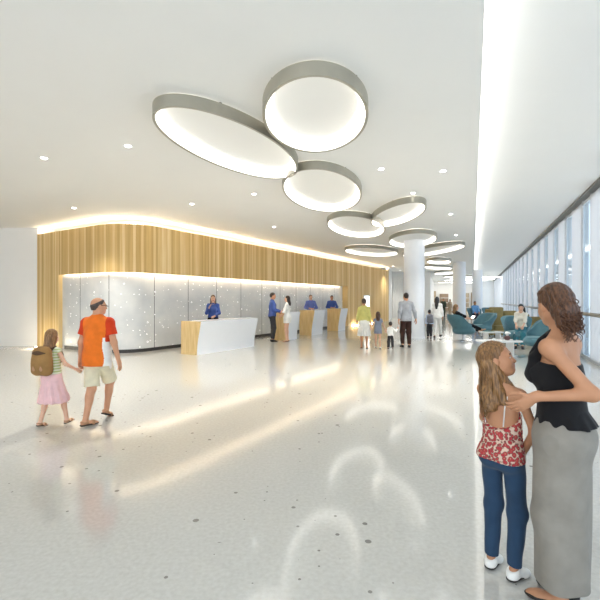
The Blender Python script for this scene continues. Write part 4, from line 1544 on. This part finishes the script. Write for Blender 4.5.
for px, dd, lab in ((494, 11.6, 'white cup standing alone on the near table'), (501.5, 11.9, 'white cup beside the flower pot on the near table')):
    p = at(px, dd, .45)
    e = empty('cup', tuple(p)); tag(e, lab, 'cup', 'cups on the near table')
    bm = bmesh.new(); add_lathe(bm, [(.022, 0), (.03, .004), (.04, .07), (.037, .07), (.028, .008), (.001, .006)], 20, cap=False); obj_bm('bowl', bm, MT['cup'], e, True, 50)
    bm = bmesh.new(); add_tube(bm, [(.036, 0, .058), (.056, 0, .054), (.058, 0, .034), (.034, 0, .022)], .004, 6); obj_bm('handle', bm, MT['cup'], e, True)
p = at(514.3, 11.7, .45)
e = empty('bottle', tuple(p)); tag(e, 'dark teal bottle at the right end of the near table', 'bottle')
bm = bmesh.new(); add_lathe(bm, [(.034, 0), (.037, .01), (.037, .13), (.015, .17), (.013, .20)], 20); obj_bm('bottle_body', bm, MT['bott'], e, True, 50)
bm = bmesh.new(); add_lathe(bm, [(.015, .20), (.015, .222)], 14); obj_bm('cap', bm, MT['cup'], e, True, 50)
p = at(489, 14.95, .45)
bm = bmesh.new(); add_box(bm, (0, 0, .008), (.22, .29, .014), bev=.003)
o = obj_bm('magazine', bm, MT['book']); o.location = p; o.rotation_euler = (0, 0, .5); tag(o, 'greenish magazine lying on the far coffee table', 'magazine')
# maroon bag on the distant chair
fd = Field()
fd.ell((0, 0, .15), (.22, .12, .16), None, .04); fd.plane((0, 0, .005), (0, 0, -1))
e = empty('handbag', (c3.x - .04, c3.y - .16, .575)); tag(e, 'maroon handbag on the distant teal chair by the windows', 'handbag')
field_obj('bag_body', fd, .014, MAROON, e)
bm = bmesh.new(); add_tube(bm, [(-.1, 0, .28), (-.08, 0, .38), (0, 0, .42), (.08, 0, .38), (.1, 0, .28)], .014, 8); obj_bm('handle', bm, MAROON, e, True)

# ------------------------------------------------------------------ people sitting
def seated(loc, face, label, Ht, sex, skin, hair, hstyle, dress, seat=.50, lean=-8, legs=None, arms=None, h=.010, head=(0, 0), fwd=-.02):
    r = person(loc, face, label)
    s = (Ht - .225 * Ht / 1.75) / 1.525
    zp = seat + .125 * s
    P = Person(Ht, sex, h=h, pel=(0, fwd, zp - .95 * s), lean=lean, head=head, arms=arms,
               legs=legs or [dict(foot=(-.10, .46), pole=(0, 1, 1)), dict(foot=(.10, .50), pole=(0, 1, 1))])
    P.body(r, skin); P.hair(r, hair, extra=hstyle)
    dress(P, r)
    return r, P


def d1(P, r):
    P.shirt(r, BLACK, 'black_top', 1.2, -.06, .013); P.pants(r, BLACK, 'trousers', 1.9, .012, .01); P.shoes(r, LTAN, SOLE)


r1, P1 = seated((c1.x - .02, c1.y, 0), 84, 'fair haired person in black reclining in a teal chair with a tablet', 1.72, 'f', SK2, HBL, long_hair(-.07, .05), d1, seat=.57, lean=-24, head=(0, -10), fwd=-.04,
                legs=[dict(foot=(-.08, .86), z=.30, pitch=25, pole=(0, 1, 1)), dict(foot=(.06, .92), z=.36, pitch=25, pole=(0, 1, 1))],
                arms=[dict(hand=(-.10, .34, .86), palm=(.5, -.3, .8), pole=(-1, -.3, -.6)), dict(hand=(.10, .34, .86), palm=(-.5, -.3, .8), pole=(1, -.3, -.6))])
bm = bmesh.new(); add_box(bm, (0, 0, 0), (.25, .19, .01), bev=.004)
pt = r1.matrix_basis @ Vector((0, .43, .93))
e = empty('tablet', tuple(pt), r1.rotation_euler[2]); tag(e, 'white tablet held by the person reclining in the teal chair', 'tablet')
e.rotation_euler = (math.radians(48), 0, r1.rotation_euler[2])
obj_bm('tablet_case', bm, MT['cup'], e)
bm = bmesh.new(); add_box(bm, (0, 0, .006), (.22, .165, .002)); obj_bm('tablet_screen', bm, MT['screen'], e)


def d2(P, r):
    P.shirt(r, SKY, 'shirt', 1.88, -.06); P.collar(r, SKY); P.pants(r, NAVY, seed=2); P.shoes(r, LBLACK, SOLE)


seated((c4.x, c4.y - .06, 0), 185, 'distant dark haired person in light blue sitting in a teal chair', 1.8, 'm', SK3, HBK, None, d2, seat=.57, h=.013,
       arms=[dict(hand=(-.14, .32, .76), palm=(.2, 0, -1), pole=(-1, -.5, -.3)), dict(hand=(.14, .32, .76), palm=(-.2, 0, -1), pole=(1, -.5, -.3))])


def d3(P, r):
    P.shirt(r, CREAM, 'cream_top', 1.5, -.04, .013); P.skirt(r, TEALC, .50, 'skirt', .1, 1.0) if 0 else P.pants(r, TEALC, 'trousers', 1.85, .016, .02); P.shoes(r, LBLACK, SOLE)


def side_tail(P):
    H, S = P.Hd, P.Sh
    return [(H(-.03, -.09, .12), H(-.09, -.05, .05), .04 * S, .04 * S), (H(-.09, -.05, .05), P.C(-.13, .02, .47), .042 * S, .03 * S)]


seated((c5.x + .10, c5.y - .10, 0), 215, 'dark haired woman in a cream top sitting in a teal chair by the window', 1.70, 'f', SK2, HBK, side_tail, d3, seat=.57, lean=4, head=(-8, -18), h=.009,
       arms=[dict(hand=(-.10, .34, .74), palm=(.2, 0, -1), pole=(-1, -.5, -.3)), dict(hand=(.10, .36, .74), palm=(-.2, 0, -1), pole=(1, -.5, -.3))])

# ------------------------------------------------------------------ the woman and girl close by
def tubes(name, paths, r, m, parent, r2=None, seg=5):
    bm = bmesh.new()
    for p in paths: add_tube(bm, p, r, seg, r2=r2 if r2 else r * .5)
    return obj_bm(name, bm, m, parent, True)


wl_ = (1.385, 2.16, 0); wf = -38
r = person(wl_, wf, 'woman in a black halter top and long grey skirt close by, seen from behind')
wrist = Vector((1.172, 2.05, 1.115)); 
P = Person(1.685, 'f', .96, .93, .0052, head=(40, -12), lean=2,
           legs=[dict(foot=(-.055, .0)), dict(foot=(.055, .0))],
           arms=[dict(hand=to_local(wl_, wf, wrist), pole=ldir(wf, (.30, -.24, -.26)), palm=ldir(wf, (-.5, .75, -.3)), dir=ldir(wf, (-.66, .25, -.55)), curl=.55),
                 dict(hand=(.17, .24, 1.0), pole=(.6, -.8, -.3), palm=(-1, 0, 0))])
P.body(r, SK3)
Cc = P.C


def halter_low(P):
    return None


P.shirt(r, BLACK, 'halter_top', 0, -.05, .008, .006, neckr=0, low=((0, 0, .362), (0, -.1, 1)))
fd = Field()                                      # flared peplum below the waist
fd.cap(P.C(0, 0, .16), P.P(0, 0, .0), .116 * P.sb + .012, .16 * P.sb + .016, k=.04, sq=(P.P.R @ V3(0, 1, 0), .78))
fd.ell(P.P(0, -.03, -.01), V3(.14, .12, .10) * P.sb + .016, P.P.R, .04)
cz = P.P(0, 0, 0)
fd.warp = lambda X, Y, Z: .004 * np.clip((cz[2] + .12 - Z) * 8, 0, 1) * np.sin(13 * np.arctan2(Y - cz[1], X - cz[0]))
fd.clip(lambda X, Y, Z: (cz[2] + .035) - Z + .003 * np.sin(7 * np.arctan2(Y - cz[1], X - cz[0])))
fd.plane(P.C(0, 0, .17), P.C.R @ V3(0, 0, 1))
field_obj('peplum', fd, .0055, BLACK, r)
# halter straps from the bust around the neck
pa = []
for sg in (-1, 1):
    pa.append([Vector(P.C(sg * .075, .128, .33)), Vector(P.C(sg * .075, .115, .41)), Vector(P.C(sg * .062, .075, .485)), Vector(P.C(sg * .052, .02, .535)), Vector(P.C(sg * .03, -.055, .55)), Vector(P.C(0, -.068, .552))])
fd = Field()
for sg in (-1, 1):
    fd.cap(P.C(sg * .066, .098, .30), P.C(sg * .070, .098, .385), .058, .030, k=.02)
    fd.cap(P.C(sg * .070, .098, .385), P.C(sg * .060, .062, .475), .030, .014, k=.02)
field_obj('halter_front', fd, .0055, BLACK, r)
tubes('halter_strap', pa, .013, BLACK, r, .010, 8)
P.skirt(r, GREYSKIRT, .12, 'long_skirt', .08, .98, 5, .006, off=.008)
P.shoes(r, LBLACK, SOLE, 'pump')


def updo(P):
    H, S = P.Hd, P.Sh
    L = [(H(0, -.075, .12), H(0, -.105, .055), .062 * S, .058 * S), (H(-.035, -.09, .05), H(-.03, -.1, -.02), .04 * S, .03 * S), (H(.035, -.09, .05), H(.04, -.1, -.03), .04 * S, .03 * S), (H(0, -.1, .03), H(.005, -.115, -.045), .042 * S, .028 * S)]
    return L


P.hair(r, HB, extra=updo, amp=.004, freq=190, thick=.003, front=.012)
rg = random.Random(5)
Hd = P.Hd
paths = []
for i in range(300):                              # combed strands from the hairline to the gathered nape
    a = rg.uniform(-1, 1)
    th = a * 1.9
    x0, y0_ = .074 * math.sin(th), .062 * math.cos(th) - .0
    pts = []
    lift = rg.uniform(.9, 1.03)
    st = rg.uniform(0, .5)
    for k in range(9):
        t = st + (1 - st) * k / 8
        # sweep over the skull on an ellipsoid from front to nape
        el = math.radians(20 + 150 * t)
        x = x0 * (1 - .55 * t ** 2) * 1.13 * math.sin(max(.35, math.sin(el)) * math.pi / 2)
        yy = -.014 + .105 * lift * math.cos(el) * math.sqrt(max(.05, 1 - (x / .09) ** 2)) - .02 * t
        zz = .141 + .097 * lift * math.sin(el) * math.sqrt(max(.05, 1 - (x / .09) ** 2)) - .075 * t ** 2.2
        x += .003 * math.sin(9 * t + i); zz += .003 * math.sin(11 * t + 2 * i)
        pts.append(Vector(Hd(x, yy, zz)))
    paths.append(pts)
for i in range(90):                               # curls falling over the nape
    bx, by, bz = rg.uniform(-.05, .05), -.1 + rg.uniform(-.045, .03), rg.uniform(.02, .13)
    ln = rg.uniform(.08, .17); fr = rg.uniform(2.0, 3.2); rad = rg.uniform(.008, .015); ph = rg.random() * 6.28
    pts = []
    for k in range(18):
        t = k / 17
        pts.append(Vector(Hd(bx + rad * math.cos(ph + fr * 6.28 * t), by + rad * math.sin(ph + fr * 6.28 * t) - .012 * t, bz - ln * t)))
    paths.append(pts)
tubes('hair_strands', paths, .0032, HB, r, .0018, 5)

gl = (1.185, 2.40, 0); gf = 55
r = person(gl, gf, 'long haired girl in a red floral camisole and jeans looking up at the woman')
P = Person(1.36, 'c', 1.15, .92, .005, head=(64, 17), lean=-2,
           arms=[dict(hand=(-.15, .18, .72), pole=(-.6, -1, -.2)), dict(hand=to_local(gl, gf, (1.285, 2.38, .70)), pole=ldir(gf, (.5, -.6, -.1)), palm=(-1, 0, .2))])
P.body(r, SK3)
P.shirt(r, floral(), 'floral_camisole', 0, -.055, .011, .003, neckr=0, low=((0, 0, .25), (0, -.62, 1)))
pa = []
for sg in (-1, 1):
    pa.append([Vector(P.C(sg * .07, -.108, .22)), Vector(P.C(sg * .078, -.098, .36)), Vector(P.C(sg * .085, -.062, .46)), Vector(P.C(sg * .088, -.005, .505)), Vector(P.C(sg * .082, .06, .46)), Vector(P.C(sg * .07, .105, .36))])
for q in pa: tubes('strap', [q], .0038, WHITE, r, .0038, 6)
P.pants(r, DENIM, 'jeans', 1.93, .005, .008, -.02)
P.shoes(r, WHITE, SOLE)


def girl_hair(P):
    H, S = P.Hd, P.Sh
    b = P.C
    return [(H(0, -.04, .12), H(-.01, -.07, .02), .072 * S, .06 * S), (H(-.01, -.07, .02), b(-.02, -.112, .36), .058 * S, .042 * S),
            (H(-.05, -.03, .1), b(-.08, -.09, .42), .045 * S, .03 * S), (H(.045, -.045, .09), b(.06, -.08, .40), .045 * S, .028 * S), (H(.066, -.02, .08), b(.12, .02, .44), .024 * S, .016 * S)]


P.hair(r, HBL, extra=girl_hair, amp=.004, freq=170, thick=.0, front=.03, slope=.62)
Hd = P.Hd
paths = []
for i in range(420):
    th = rg.uniform(-2.5, 2.5)
    side = math.sin(th)
    st = rg.uniform(0, .25)
    pts = []
    tip = P.C(rg.uniform(-.11, .10), -.118 + rg.uniform(-.012, .03), rg.uniform(.24, .42))
    cr = Hd(.010, -.01, .236)
    mid1 = Hd(.078 * side, -.012 + .092 * math.cos(th) * (.72 if math.cos(th) > 0 else 1.08), .165)
    mid2 = Hd(.074 * side, -.02 - .075 * abs(math.cos(th)) - .02, .06)
    ctrl = [V3(cr), V3(mid1), V3(mid2), V3(tip)]
    n = 12
    for k in range(n):
        t = st + (1 - st) * k / (n - 1)
        # Catmull-like blend through the control points
        f = t * 3; j = min(int(f), 2); u = f - j
        p0 = ctrl[max(j - 1, 0)]; p1 = ctrl[j]; p2 = ctrl[j + 1]; p3 = ctrl[min(j + 2, 3)]
        q = .5 * ((2 * p1) + (-p0 + p2) * u + (2 * p0 - 5 * p1 + 4 * p2 - p3) * u * u + (-p0 + 3 * p1 - 3 * p2 + p3) * u ** 3)
        q = q + V3(.004 * math.sin(7 * t + i), .004 * math.cos(6 * t + 2 * i), 0)
        l = Hd.inv(q)
        if l[1] > .02 + (l[2] - .11) * .55 + .02 and l[2] < .2: q = None
        if q is not None: pts.append(Vector(q))
    if len(pts) > 3: paths.append(pts)
tubes('hair_strands', paths, .0026, HBL, r, .0014, 5)
# ------------------------------------------------------------------ light, camera
wd = bpy.data.worlds.new('sky'); scene.world = wd
wd.use_nodes = True
N, L = wd.node_tree.nodes, wd.node_tree.links
bg = N['Background']
tc = N.new('ShaderNodeTexCoord'); sp = N.new('ShaderNodeSeparateXYZ'); L.new(tc.outputs['Generated'], sp.inputs[0])
rp = N.new('ShaderNodeValToRGB')
rp.color_ramp.elements[0].position = .45; rp.color_ramp.elements[0].color = (.86, .90, .95, 1)
rp.color_ramp.elements[1].position = .75; rp.color_ramp.elements[1].color = (.66, .80, .95, 1)
mp = N.new('ShaderNodeMath'); mp.operation = 'MULTIPLY_ADD'; mp.inputs[1].default_value = .5; mp.inputs[2].default_value = .5
L.new(sp.outputs[2], mp.inputs[0]); L.new(mp.outputs[0], rp.inputs[0]); L.new(rp.outputs[0], bg.inputs['Color'])
bg.inputs['Strength'].default_value = 1.7

cam = bpy.data.cameras.new('camera'); co = bpy.data.objects.new('camera', cam); link(co)
cam.sensor_fit = 'HORIZONTAL'; cam.sensor_width = 36; cam.lens = F / 600 * 36; cam.clip_start = .05; cam.clip_end = 300
co.location = (0, 0, EYE); co.rotation_euler = (math.radians(90), 0, 0)
scene.camera = co
vs = scene.view_settings
scene.display_settings.display_device = 'sRGB'
vs.view_transform = 'Standard'; vs.look = 'None'; vs.gamma = 1; vs.use_curve_mapping = False
vs.exposure = 0.66
scene.cycles.use_denoising = True
scene.cycles.max_bounces = 10; scene.cycles.diffuse_bounces = 6; scene.cycles.transparent_max_bounces = 24
